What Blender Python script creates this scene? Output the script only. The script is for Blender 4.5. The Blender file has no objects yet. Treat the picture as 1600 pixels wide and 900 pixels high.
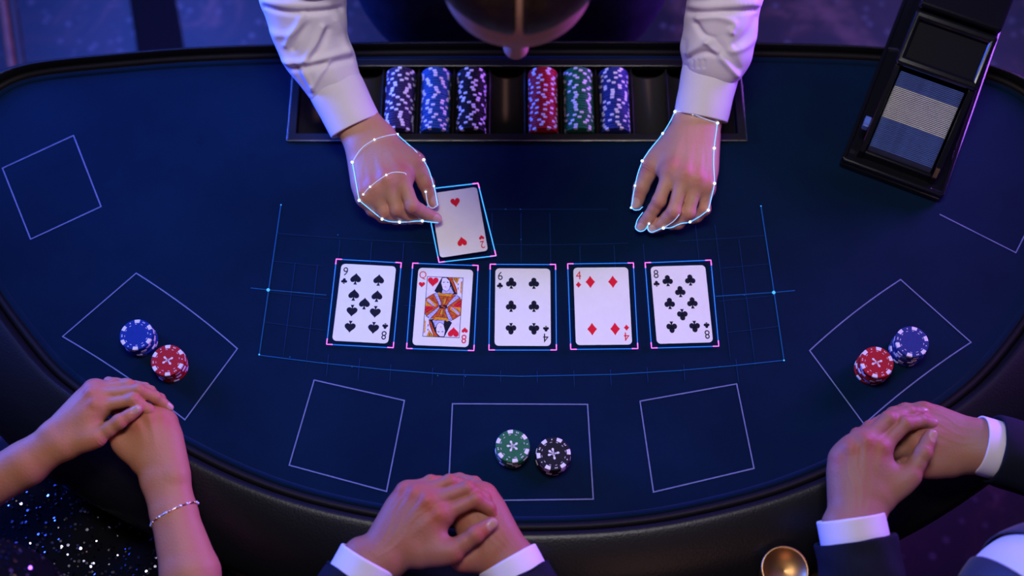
import bpy, bmesh, math, random
import numpy as np
from mathutils import Vector, Matrix
from mathutils.bvhtree import BVHTree

random.seed(7)
rng = np.random.default_rng(7)
scene = bpy.context.scene
C = scene.collection

# ------------------------------------------------------------------ camera
T = 0.78                       # height of the felt above the floor
F = 1930.0                     # focal length in pixels of the 1600x900 frame
TH = math.radians(24)
D = 1.93
CT, ST = math.cos(TH), math.sin(TH)
cam_d = bpy.data.cameras.new('camera')
cam = bpy.data.objects.new('camera', cam_d)
C.objects.link(cam)
cam.location = (0, -D * ST, T + D * CT)
cam.rotation_euler = (TH, 0, 0)
cam_d.sensor_width = 36
cam_d.lens = F / 1600 * 36
cam_d.clip_start = 0.02
cam_d.dof.use_dof = True
cam_d.dof.focus_distance = 1.86
cam_d.dof.aperture_fstop = 1.8
scene.camera = cam
scene.view_settings.view_transform = 'Standard'
scene.view_settings.look = 'None'
scene.view_settings.gamma = 1
scene.view_settings.use_curve_mapping = False
scene.view_settings.exposure = 0.0

def P(px, py, h=0.0):
    """point of the place seen at a pixel, h metres above the felt"""
    u = (px - 800) / F; v = (450 - py) / F
    t = (D * CT - h) / (CT - v * ST)
    return Vector((u * t, -D * ST + t * (v * CT + ST), T + h))

def proj(co):
    co = np.asarray(co, dtype=float)
    r = co - np.array(cam.location)
    dep = r[..., 1] * ST - r[..., 2] * CT
    v = (r[..., 1] * CT + r[..., 2] * ST) / dep
    u = r[..., 0] / dep
    return np.stack([800 + F * u, 450 - F * v], -1)

# ------------------------------------------------------------------ world and lights
w = bpy.data.worlds.new('world'); scene.world = w
w.use_nodes = True
bg = w.node_tree.nodes['Background']
bg.inputs[0].default_value = (0.10, 0.13, 0.55, 1)
bg.inputs[1].default_value = 0.042

def area(name, loc, target, size, size_y, energy, color, spread=180):
    l = bpy.data.lights.new(name, 'AREA'); l.shape = 'RECTANGLE'
    l.size = size; l.size_y = size_y; l.energy = energy; l.color = color
    l.spread = math.radians(spread)
    o = bpy.data.objects.new(name, l); C.objects.link(o)
    o.location = loc
    o.rotation_euler = (Vector(target) - Vector(loc)).to_track_quat('-Z', 'Y').to_euler()
    return o
area('overhead_lamp', (0.0, 0.10, T + 2.45), (0.0, -0.02, T), 0.9, 0.5, 13.2, (0.97, 0.92, 0.88), 110)
area('blue_wall_light', (-2.1, 1.15, T + 0.50), (-0.2, 0.40, T + 0.12), 0.9, 0.8, 34, (0.04, 0.12, 1.0), 80)
area('violet_wall_light', (2.1, 1.15, T + 0.50), (0.3, 0.40, T + 0.12), 0.9, 0.8, 29, (0.38, 0.10, 1.0), 80)
area('rose_fill_light', (0.5, -2.3, T + 1.9), (0.0, -0.3, T), 1.2, 0.8, 6, (1.0, 0.48, 0.38))  # unseen warm fill added behind the guests
area('blue_floor_light', (-1.3, 2.0, T + 1.0), (-0.6, 1.1, 0), 0.8, 0.8, 60, (0.05, 0.13, 1.0))
area('violet_floor_light', (1.6, 2.0, T + 1.0), (0.9, 1.0, 0), 0.8, 0.8, 16, (0.20, 0.18, 1.0))

# ------------------------------------------------------------------ materials
MATS = {}
def mat(name, col, rough=0.5, metal=0.0, spec=0.5, noise=None, bump=None, sss=0.0, coat=0.0, sheen=0.0, emit=None, estr=1.0):
    """noise=(scale, colour2, lo, hi); bump=(scale, strength, distance)"""
    m = bpy.data.materials.new(name); m.use_nodes = True
    nt = m.node_tree; b = nt.nodes['Principled BSDF']
    b.inputs['Base Color'].default_value = (*col, 1)
    b.inputs['Roughness'].default_value = rough
    b.inputs['Metallic'].default_value = metal
    b.inputs['Specular IOR Level'].default_value = spec
    b.inputs['Coat Weight'].default_value = coat
    b.inputs['Coat Roughness'].default_value = 0.08
    b.inputs['Sheen Weight'].default_value = sheen
    if sss:
        b.inputs['Subsurface Weight'].default_value = sss
        b.inputs['Subsurface Radius'].default_value = (1.0, 0.35, 0.2)
        b.inputs['Subsurface Scale'].default_value = 0.006
    tc = None
    if noise or bump:
        tc = nt.nodes.new('ShaderNodeTexCoord')
    if noise:
        n = nt.nodes.new('ShaderNodeTexNoise'); n.inputs['Scale'].default_value = noise[0]
        n.inputs['Detail'].default_value = 5; n.inputs['Roughness'].default_value = 0.62
        nt.links.new(tc.outputs['Object'], n.inputs['Vector'])
        r = nt.nodes.new('ShaderNodeValToRGB')
        r.color_ramp.elements[0].position = noise[2]; r.color_ramp.elements[1].position = noise[3]
        r.color_ramp.elements[0].color = (*col, 1); r.color_ramp.elements[1].color = (*noise[1], 1)
        nt.links.new(n.outputs['Fac'], r.inputs['Fac'])
        nt.links.new(r.outputs['Color'], b.inputs['Base Color'])
    if bump:
        n = nt.nodes.new('ShaderNodeTexNoise'); n.inputs['Scale'].default_value = bump[0]
        n.inputs['Detail'].default_value = 4
        nt.links.new(tc.outputs['Object'], n.inputs['Vector'])
        bp = nt.nodes.new('ShaderNodeBump'); bp.inputs['Strength'].default_value = bump[1]
        bp.inputs['Distance'].default_value = bump[2]
        nt.links.new(n.outputs['Fac'], bp.inputs['Height'])
        nt.links.new(bp.outputs['Normal'], b.inputs['Normal'])
    if emit:
        b.inputs['Emission Color'].default_value = (*emit, 1)
        b.inputs['Emission Strength'].default_value = estr
    MATS[name] = m
    return m

def skin_mat(name, base, red, nail):
    m = mat(name, base, 0.46, spec=0.35, sss=0.10, bump=(300, 0.55, 0.0009))
    nt = m.node_tree; b = nt.nodes['Principled BSDF']
    a = nt.nodes.new('ShaderNodeAttribute'); a.attribute_name = 'skin_tone'
    sep = nt.nodes.new('ShaderNodeSeparateColor')
    nt.links.new(a.outputs['Color'], sep.inputs['Color'])
    tc = nt.nodes.new('ShaderNodeTexCoord')
    n = nt.nodes.new('ShaderNodeTexNoise'); n.inputs['Scale'].default_value = 55; n.inputs['Detail'].default_value = 4
    nt.links.new(tc.outputs['Object'], n.inputs['Vector'])
    mr = nt.nodes.new('ShaderNodeMapRange'); mr.inputs[1].default_value = 0.35; mr.inputs[2].default_value = 0.75
    mr.inputs[3].default_value = 0.0; mr.inputs[4].default_value = 0.35
    nt.links.new(n.outputs['Fac'], mr.inputs[0])
    ad = nt.nodes.new('ShaderNodeMath'); ad.operation = 'ADD'; ad.use_clamp = True
    nt.links.new(mr.outputs[0], ad.inputs[0]); nt.links.new(sep.outputs[0], ad.inputs[1])
    m1 = nt.nodes.new('ShaderNodeMix'); m1.data_type = 'RGBA'
    m1.inputs[6].default_value = (*base, 1); m1.inputs[7].default_value = (*red, 1)
    nt.links.new(ad.outputs[0], m1.inputs[0])
    m2 = nt.nodes.new('ShaderNodeMix'); m2.data_type = 'RGBA'
    m2.inputs[7].default_value = (*nail, 1)
    nt.links.new(sep.outputs[1], m2.inputs[0]); nt.links.new(m1.outputs[2], m2.inputs[6])
    nt.links.new(m2.outputs[2], b.inputs['Base Color'])
    rr = nt.nodes.new('ShaderNodeMapRange'); rr.inputs[3].default_value = 0.56; rr.inputs[4].default_value = 0.22
    nt.links.new(sep.outputs[1], rr.inputs[0]); nt.links.new(rr.outputs[0], b.inputs['Roughness'])
    return m

skin_mat('skin_dealer', (0.50, 0.27, 0.20), (0.50, 0.18, 0.14), (0.62, 0.38, 0.33))
skin_mat('skin_woman', (0.43, 0.185, 0.112), (0.45, 0.135, 0.085), (0.50, 0.28, 0.25))
skin_mat('skin_man', (0.30, 0.116, 0.078), (0.38, 0.088, 0.052), (0.44, 0.23, 0.19))
skin_mat('skin_guest', (0.30, 0.140, 0.10), (0.34, 0.10, 0.072), (0.45, 0.25, 0.21))
mat('felt', (0.0006, 0.0078, 0.0262), 0.92, spec=0.06, noise=(5, (0.0013, 0.0124, 0.0385), 0.35, 0.75), bump=(1400, 0.5, 0.0006), sheen=0.05)
mat('leather', (0.0065, 0.0065, 0.009), 0.36, spec=0.30, bump=(300, 0.35, 0.0010))
mat('leather_trim', (0.005, 0.004, 0.006), 0.55, spec=0.15, bump=(200, 0.3, 0.001))
mat('box_line', (0.13, 0.16, 0.34), 0.8, noise=(60, (0.10, 0.13, 0.29), 0.4, 0.7))
mat('dark_wood', (0.03, 0.016, 0.012), 0.5, noise=(14, (0.05, 0.025, 0.018), 0.4, 0.7))
mat('brown_wood', (0.22, 0.085, 0.045), 0.4, noise=(30, (0.12, 0.04, 0.03), 0.4, 0.7))
mat('tray_metal', (0.040, 0.038, 0.040), 0.30, metal=0.85, bump=(500, 0.08, 0.0003))
mat('tray_edge', (0.34, 0.31, 0.30), 0.26, metal=1.0, bump=(500, 0.08, 0.0003))
mat('trough', (0.028, 0.026, 0.028), 0.30, spec=0.6, bump=(300, 0.05, 0.0003))
mat('gloss_black', (0.006, 0.006, 0.009), 0.13, spec=0.6, coat=0.5, bump=(90, 0.02, 0.0005))
mat('satin_black', (0.006, 0.006, 0.012), 0.5, spec=0.04, bump=(400, 0.05, 0.0003))
mat('shoe_wall_inside', (0.020, 0.020, 0.05), 0.25, spec=0.6, bump=(90, 0.02, 0.0005))
mat('card_white', (0.76, 0.79, 0.70), 0.55, noise=(40, (0.73, 0.76, 0.67), 0.4, 0.7))
mat('card_edge_white', (0.90, 0.89, 0.93), 0.5, noise=(60, (0.8, 0.8, 0.86), 0.4, 0.7))
mat('card_gap_shade', (0.030, 0.035, 0.10), 0.6, noise=(60, (0.02, 0.025, 0.08), 0.4, 0.7))
mat('edge_shade_and_stop_blue', (0.10, 0.19, 0.66), 0.45, noise=(60, (0.06, 0.11, 0.40), 0.4, 0.7))
mat('print_black', (0.010, 0.012, 0.022), 0.5, spec=0.03, noise=(50, (0.014, 0.016, 0.03), 0.4, 0.7))
mat('print_red', (0.72, 0.015, 0.035), 0.5, spec=0.03, noise=(50, (0.66, 0.012, 0.03), 0.4, 0.7))
mat('print_orange', (0.62, 0.13, 0.02), 0.5, spec=0.03, noise=(260, (0.45, 0.035, 0.02), 0.42, 0.62))
mat('print_gold', (0.75, 0.36, 0.03), 0.5, spec=0.03, noise=(300, (0.50, 0.18, 0.02), 0.45, 0.65))
mat('print_blue', (0.50, 0.50, 0.74), 0.5, spec=0.03, noise=(300, (0.26, 0.26, 0.52), 0.5, 0.7))
mat('print_face', (0.78, 0.76, 0.84), 0.5, spec=0.03, noise=(90, (0.70, 0.68, 0.80), 0.5, 0.7))
mat('shirt', (0.71, 0.65, 0.80), 0.72, sheen=0.15, bump=(900, 0.15, 0.0004), noise=(20, (0.67, 0.61, 0.76), 0.4, 0.7))
mat('vest', (0.005, 0.007, 0.022), 0.8, spec=0.15, bump=(700, 0.3, 0.0005), noise=(30, (0.014, 0.016, 0.04), 0.4, 0.7))
mat('jacket', (0.006, 0.007, 0.020), 0.85, spec=0.15, bump=(800, 0.35, 0.0005), noise=(40, (0.008, 0.010, 0.026), 0.4, 0.7))
mat('lapel', (0.016, 0.020, 0.055), 0.5, sheen=0.1, bump=(800, 0.2, 0.0004))
mat('trousers', (0.005, 0.005, 0.009), 0.9, spec=0.1, bump=(600, 0.3, 0.0005))
mat('dress', (0.003, 0.003, 0.005), 0.7, spec=0.03, bump=(300, 0.5, 0.001))
mat('sequin', (0.34, 0.33, 0.42), 0.20, metal=1.0, noise=(120, (0.06, 0.06, 0.14), 0.42, 0.58))
mat('hair_brown', (0.016, 0.008, 0.005), 0.42, spec=0.25, noise=(70, (0.034, 0.017, 0.009), 0.4, 0.65), bump=(160, 0.5, 0.001))
mat('hair_dark', (0.02, 0.013, 0.01), 0.4, noise=(60, (0.035, 0.02, 0.014), 0.4, 0.65), bump=(160, 0.5, 0.001))
mat('brass', (0.50, 0.27, 0.11), 0.42, metal=1.0, bump=(200, 0.06, 0.0004))
mat('rose_gold', (0.80, 0.48, 0.34), 0.22, metal=1.0, bump=(300, 0.1, 0.0003))
mat('crystal', (0.85, 0.84, 0.95), 0.08, metal=0.5, spec=0.9, bump=(300, 0.1, 0.0003))
mat('chip_white', (0.72, 0.68, 0.76), 0.5, noise=(200, (0.64, 0.60, 0.70), 0.4, 0.7))
mat('chip_red', (0.34, 0.010, 0.016), 0.55, spec=0.12, noise=(200, (0.36, 0.010, 0.018), 0.4, 0.7))
mat('chip_blue', (0.006, 0.030, 0.24), 0.55, spec=0.12, noise=(200, (0.005, 0.025, 0.20), 0.4, 0.7))
mat('chip_royal', (0.020, 0.034, 0.19), 0.55, spec=0.12, noise=(200, (0.016, 0.028, 0.16), 0.4, 0.7))
mat('chip_teal', (0.018, 0.075, 0.26), 0.55, spec=0.12, noise=(200, (0.014, 0.062, 0.22), 0.4, 0.7))
mat('chip_green', (0.014, 0.13, 0.058), 0.55, spec=0.12, noise=(200, (0.011, 0.11, 0.050), 0.4, 0.7))
mat('chip_black', (0.012, 0.011, 0.017), 0.6, spec=0.06, noise=(200, (0.016, 0.015, 0.022), 0.4, 0.7))
mat('chip_purple', (0.026, 0.018, 0.066), 0.55, spec=0.12, noise=(200, (0.038, 0.027, 0.09), 0.4, 0.7))
mat('neon_blue', (0.02, 0.05, 0.1), 0.4, spec=0.0, emit=(0.02, 0.20, 1.0), estr=1.2)
mat('neon_cyan', (0.02, 0.05, 0.1), 0.4, spec=0.0, emit=(0.05, 0.36, 1.0), estr=1.7)
mat('neon_magenta', (0.1, 0.02, 0.1), 0.4, spec=0.0, emit=(1.0, 0.16, 0.80), estr=1.8)
mat('neon_white', (0.1, 0.1, 0.1), 0.4, spec=0.0, emit=(0.075, 0.34, 1.0), estr=3.6)
mat('neon_node', (0.1, 0.1, 0.1), 0.4, spec=0.0, emit=(0.45, 0.70, 1.0), estr=4.0)
mat('neon_fine', (0.1, 0.1, 0.1), 0.4, spec=0.0, emit=(0.42, 0.52, 1.0), estr=1.3)
mat('grid_dim', (0.01, 0.02, 0.08), 0.6, spec=0.0, emit=(0.008, 0.07, 0.42), estr=0.10)
mat('grid_line', (0.01, 0.03, 0.1), 0.6, spec=0.0, emit=(0.012, 0.14, 0.75), estr=0.38)

def carpet():
    m = bpy.data.materials.new('carpet'); m.use_nodes = True
    nt = m.node_tree; b = nt.nodes['Principled BSDF']; b.inputs['Roughness'].default_value = 0.45
    b.inputs['Specular IOR Level'].default_value = 0.4
    tc = nt.nodes.new('ShaderNodeTexCoord')
    n1 = nt.nodes.new('ShaderNodeTexNoise'); n1.inputs['Scale'].default_value = 4.2; n1.inputs['Detail'].default_value = 7
    n1.inputs['Roughness'].default_value = 0.65; n1.inputs['Distortion'].default_value = 0.8
    v1 = nt.nodes.new('ShaderNodeTexVoronoi'); v1.inputs['Scale'].default_value = 26
    nt.links.new(tc.outputs['Object'], n1.inputs['Vector']); nt.links.new(tc.outputs['Object'], v1.inputs['Vector'])
    r = nt.nodes.new('ShaderNodeValToRGB'); e = r.color_ramp.elements
    e[0].position = 0.45; e[0].color = (0.010, 0.007, 0.012, 1)
    e[1].position = 0.68; e[1].color = (0.145, 0.062, 0.060, 1)
    x = e.new(0.55); x.color = (0.028, 0.013, 0.016, 1)
    nt.links.new(n1.outputs['Fac'], r.inputs['Fac'])
    r2 = nt.nodes.new('ShaderNodeValToRGB'); q = r2.color_ramp.elements
    q[0].position = 0.10; q[0].color = (1, 1, 1, 1); q[1].position = 0.28; q[1].color = (0, 0, 0, 1)
    nt.links.new(v1.outputs['Distance'], r2.inputs['Fac'])
    n2 = nt.nodes.new('ShaderNodeTexNoise'); n2.inputs['Scale'].default_value = 9
    nt.links.new(tc.outputs['Object'], n2.inputs['Vector'])
    mu = nt.nodes.new('ShaderNodeMath'); mu.operation = 'MULTIPLY'
    nt.links.new(r2.outputs['Color'], mu.inputs[0]); nt.links.new(n2.outputs['Fac'], mu.inputs[1])
    mx = nt.nodes.new('ShaderNodeMix'); mx.data_type = 'RGBA'; mx.inputs[7].default_value = (0.13, 0.11, 0.15, 1)
    nt.links.new(mu.outputs[0], mx.inputs[0]); nt.links.new(r.outputs['Color'], mx.inputs[6])
    nt.links.new(mx.outputs[2], b.inputs['Base Color'])
    MATS['carpet'] = m
carpet()

# ------------------------------------------------------------------ helpers
def tag(o, label=None, cat=None, group=None, kind=None):
    if label: o['label'] = label
    if cat: o['category'] = cat
    if group: o['group'] = group
    if kind: o['kind'] = kind
    return o

def empty(name, loc, label, cat, group=None, rot=None):
    o = bpy.data.objects.new(name, None); C.objects.link(o); o.location = loc
    o.empty_display_size = 0.05
    if rot is not None: o.rotation_euler = rot
    return tag(o, label, cat, group)

def link(name, me, m=None, parent=None, smooth=False, world=True):
    """mesh data is given in world space when a parent is given and world is True"""
    if m is not None:
        for x in (m if isinstance(m, (list, tuple)) else [m]):
            me.materials.append(MATS[x])
    if smooth:
        me.polygons.foreach_set('use_smooth', [True] * len(me.polygons))
    o = bpy.data.objects.new(name, me); C.objects.link(o)
    if parent is not None:
        o.parent = parent
        if world:
            o.matrix_parent_inverse = pmat(parent).inverted()
    return o

def pmat(o):
    """world matrix without a depsgraph update"""
    m = Matrix.LocRotScale(o.location, o.rotation_euler, o.scale)
    if o.parent is not None:
        return pmat(o.parent) @ o.matrix_parent_inverse @ m
    return m

def mesh(name, verts, faces, mats_idx=None):
    me = bpy.data.meshes.new(name)
    me.from_pydata([tuple(v) for v in verts], [], [tuple(f) for f in faces])
    if mats_idx is not None:
        me.polygons.foreach_set('material_index', mats_idx)
    me.update()
    return me

def bm_mesh(name, bm):
    me = bpy.data.meshes.new(name)
    bmesh.ops.recalc_face_normals(bm, faces=bm.faces)
    bm.to_mesh(me); bm.free()
    return me

def box_bm(sx, sy, sz, bevel=0.0, seg=2, center=(0, 0, 0)):
    bm = bmesh.new()
    bmesh.ops.create_cube(bm, size=1)
    bmesh.ops.scale(bm, vec=(sx, sy, sz), verts=bm.verts)
    if bevel:
        bmesh.ops.bevel(bm, geom=bm.edges[:], offset=bevel, segments=seg, affect='EDGES', profile=0.5)
    bmesh.ops.translate(bm, vec=center, verts=bm.verts)
    return bm

def lathe(name, prof, n=32, cap=True):
    v, f = [], []
    for r, z in prof:
        for i in range(n):
            a = 2 * math.pi * i / n
            v.append((r * math.cos(a), r * math.sin(a), z))
    for k in range(len(prof) - 1):
        for i in range(n):
            j = (i + 1) % n
            f.append((k * n + i, k * n + j, (k + 1) * n + j, (k + 1) * n + i))
    if cap:
        f.append(tuple(range(n))[::-1]); f.append(tuple(range((len(prof) - 1) * n, len(prof) * n)))
    return mesh(name, v, f)

def catmull(pts, n, closed=False):
    pts = [np.array(p, float) for p in pts]
    N = len(pts); out = []
    segs = N if closed else N - 1
    for i in range(segs):
        p1, p2 = pts[i], pts[(i + 1) % N]
        p0 = pts[(i - 1) % N] if closed or i > 0 else 2 * p1 - p2
        p3 = pts[(i + 2) % N] if closed or i < N - 2 else 2 * p2 - p1
        for k in range(n):
            t = k / n
            out.append(0.5 * ((2 * p1) + (-p0 + p2) * t + (2 * p0 - 5 * p1 + 4 * p2 - p3) * t ** 2 + (-p0 + 3 * p1 - 3 * p2 + p3) * t ** 3))
    if not closed: out.append(pts[-1])
    return np.array(out)

def wire(name, pts, r, m, parent=None, n=6, closed=False):
    """a thin round tube along a polyline"""
    pts = [Vector(p) for p in pts]; N = len(pts)
    v, f = [], []
    for i, p in enumerate(pts):
        a = pts[(i - 1) % N] if (closed or i > 0) else p
        b = pts[(i + 1) % N] if (closed or i < N - 1) else p
        t = (b - a).normalized()
        s = t.cross(Vector((0, 0, 1)))
        s = s.normalized() if s.length > 1e-4 else Vector((1, 0, 0))
        q = s.cross(t)
        for k in range(n):
            an = 2 * math.pi * k / n
            v.append(p + r * (math.cos(an) * s + math.sin(an) * q))
    L = N if closed else N - 1
    for i in range(L):
        for k in range(n):
            j = (i + 1) % N; l = (k + 1) % n
            f.append((i * n + k, i * n + l, j * n + l, j * n + k))
    if not closed:
        f.append(tuple(range(n))[::-1]); f.append(tuple(range((N - 1) * n, N * n)))
    return link(name, mesh(name, v, f), m, parent, smooth=True)

def ball(name, p, r, m, parent):
    bm = bmesh.new(); bmesh.ops.create_icosphere(bm, subdivisions=2, radius=r)
    bmesh.ops.translate(bm, vec=p, verts=bm.verts)
    return link(name, bm_mesh(name, bm), m, parent, smooth=True)

# ------------------------------------------------------------------ signed distance modelling
class Field:
    def __init__(s, lo, hi, h):
        s.h = h
        s.lo = np.array(lo, float); s.n = np.ceil((np.array(hi, float) - s.lo) / h).astype(int) + 1
        s.ax = [s.lo[i] + h * np.arange(s.n[i]) for i in range(3)]
    def blank(s):
        return np.full(s.n, 1.0, np.float32)
    def window(s, lo, hi):
        a = np.clip(np.floor((np.array(lo) - s.lo) / s.h).astype(int), 0, s.n)
        b = np.clip(np.ceil((np.array(hi) - s.lo) / s.h).astype(int) + 1, 0, s.n)
        return tuple(slice(a[i], max(a[i], b[i])) for i in range(3))
    def grid(s, w):
        return np.meshgrid(s.ax[0][w[0]], s.ax[1][w[1]], s.ax[2][w[2]], indexing='ij', sparse=True)
    def cone(s, G, a, b, r1, r2, k=0.004):
        a = np.array(a, float); b = np.array(b, float); R = max(r1, r2) + 0.02 + k
        w = s.window(np.minimum(a, b) - R, np.maximum(a, b) + R)
        x, y, z = s.grid(w)
        if min(len(x), y.shape[1], z.shape[2]) == 0: return
        ba = b - a; L2 = float(ba @ ba) + 1e-12
        t = np.clip(((x - a[0]) * ba[0] + (y - a[1]) * ba[1] + (z - a[2]) * ba[2]) / L2, 0, 1)
        d = np.sqrt((x - a[0] - t * ba[0]) ** 2 + (y - a[1] - t * ba[1]) ** 2 + (z - a[2] - t * ba[2]) ** 2) - (r1 + (r2 - r1) * t)
        G[w] = smin(G[w], d.astype(np.float32), k)
    def ell(s, G, c, ax3, rad, k=0.004, sub=False):
        """ellipsoid, ax3 = rows of local axes"""
        c = np.array(c, float); A = np.array(ax3, float); rad = np.array(rad, float)
        R = rad.max() + 0.02 + k
        w = s.window(c - R, c + R)
        x, y, z = s.grid(w)
        if min(len(x), y.shape[1], z.shape[2]) == 0: return
        q = [((x - c[0]) * A[i][0] + (y - c[1]) * A[i][1] + (z - c[2]) * A[i][2]) / rad[i] for i in range(3)]
        k0 = np.sqrt(q[0] ** 2 + q[1] ** 2 + q[2] ** 2)
        k1 = np.sqrt(sum((q[i] / rad[i]) ** 2 for i in range(3))) + 1e-9
        d = (k0 * (k0 - 1) / k1).astype(np.float32)
        if sub: G[w] = -smin(-G[w], d, k)
        else: G[w] = smin(G[w], d, k)
    def mesh(s, V, smooth=2):
        return surface_nets(V, s.lo, s.h, smooth)

def smin(a, b, k):
    h = np.maximum(k - np.abs(a - b), 0.0) / k
    return np.minimum(a, b) - h * h * k * 0.25

def surface_nets(V, lo, h, smooth):
    I = V < 0
    n = np.array(V.shape)
    cnt = np.zeros(n - 1, np.int8)
    for dx in (0, 1):
        for dy in (0, 1):
            for dz in (0, 1):
                cnt += I[dx:n[0] - 1 + dx, dy:n[1] - 1 + dy, dz:n[2] - 1 + dz]
    act = (cnt > 0) & (cnt < 8)
    ci = np.argwhere(act)
    idx = np.full(act.shape, -1, np.int32); idx[act] = np.arange(len(ci))
    corner = {}
    for dx in (0, 1):
        for dy in (0, 1):
            for dz in (0, 1):
                corner[dx, dy, dz] = V[ci[:, 0] + dx, ci[:, 1] + dy, ci[:, 2] + dz]
    acc = np.zeros((len(ci), 3)); num = np.zeros(len(ci))
    for a in corner:
        for ax in range(3):
            if a[ax] == 0:
                b = list(a); b[ax] = 1; b = tuple(b)
                va, vb = corner[a], corner[b]
                m = (va < 0) != (vb < 0)
                t = np.where(m, va / np.where(m, va - vb, 1), 0)
                p = np.zeros((len(ci), 3)) + np.array(a)
                p[:, ax] = t
                acc += p * m[:, None]; num += m
    v = lo + h * (ci + acc / num[:, None])
    quads = []
    for ax in range(3):
        A, B = [(1, 2), (2, 0), (0, 1)][ax]
        s0 = [slice(None)] * 3; s1 = [slice(None)] * 3
        s0[ax] = slice(0, -1); s1[ax] = slice(1, None)
        i0, i1 = I[tuple(s0)], I[tuple(s1)]
        e = np.argwhere(i0 != i1)
        ok = (e[:, A] > 0) & (e[:, B] > 0) & (e[:, A] < n[A] - 1) & (e[:, B] < n[B] - 1)
        e = e[ok]
        flip = i0[tuple(e.T)]
        def at(da, db):
            q = e.copy(); q[:, A] -= da; q[:, B] -= db
            return idx[tuple(q.T)]
        q = np.stack([at(1, 1), at(0, 1), at(0, 0), at(1, 0)], 1)
        q[~flip] = q[~flip][:, ::-1]
        quads.append(q)
    f = np.concatenate(quads)
    for it in range(smooth):
        s = np.zeros_like(v); c = np.zeros(len(v))
        for a in range(4):
            np.add.at(s, f[:, a], v[f[:, (a + 1) % 4]]); np.add.at(c, f[:, a], 1)
            np.add.at(s, f[:, (a + 1) % 4], v[f[:, a]]); np.add.at(c, f[:, (a + 1) % 4], 1)
        v = 0.5 * v + 0.5 * s / c[:, None]
    return v, f

def np_mesh(name, parts, attr=None):
    """join (v, f[, tone]) parts into one mesh; tone goes to a colour attribute"""
    vs, fs, ts, off = [], [], [], 0
    for p in parts:
        vs.append(p[0]); fs.append(p[1] + off); off += len(p[0])
        ts.append(p[2] if len(p) > 2 else np.zeros((len(p[0]), 2)))
    v = np.concatenate(vs); f = np.concatenate(fs); t = np.concatenate(ts)
    me = bpy.data.meshes.new(name)
    me.vertices.add(len(v)); me.vertices.foreach_set('co', v.astype(np.float32).ravel())
    me.loops.add(len(f) * 4); me.loops.foreach_set('vertex_index', f.astype(np.int32).ravel())
    me.polygons.add(len(f)); me.polygons.foreach_set('loop_start', np.arange(0, len(f) * 4, 4, dtype=np.int32))
    me.polygons.foreach_set('use_smooth', np.ones(len(f), bool))
    me.update(calc_edges=True)
    if attr:
        a = me.color_attributes.new(attr, 'FLOAT_COLOR', 'POINT')
        c = np.zeros((len(v), 4), np.float32); c[:, :2] = np.clip(t, 0, 1); c[:, 3] = 1
        a.data.foreach_set('color', c.ravel())
    return me

# ------------------------------------------------------------------ hands
def unit(v):
    v = np.array(v, float); return v / (np.linalg.norm(v) + 1e-12)

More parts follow.
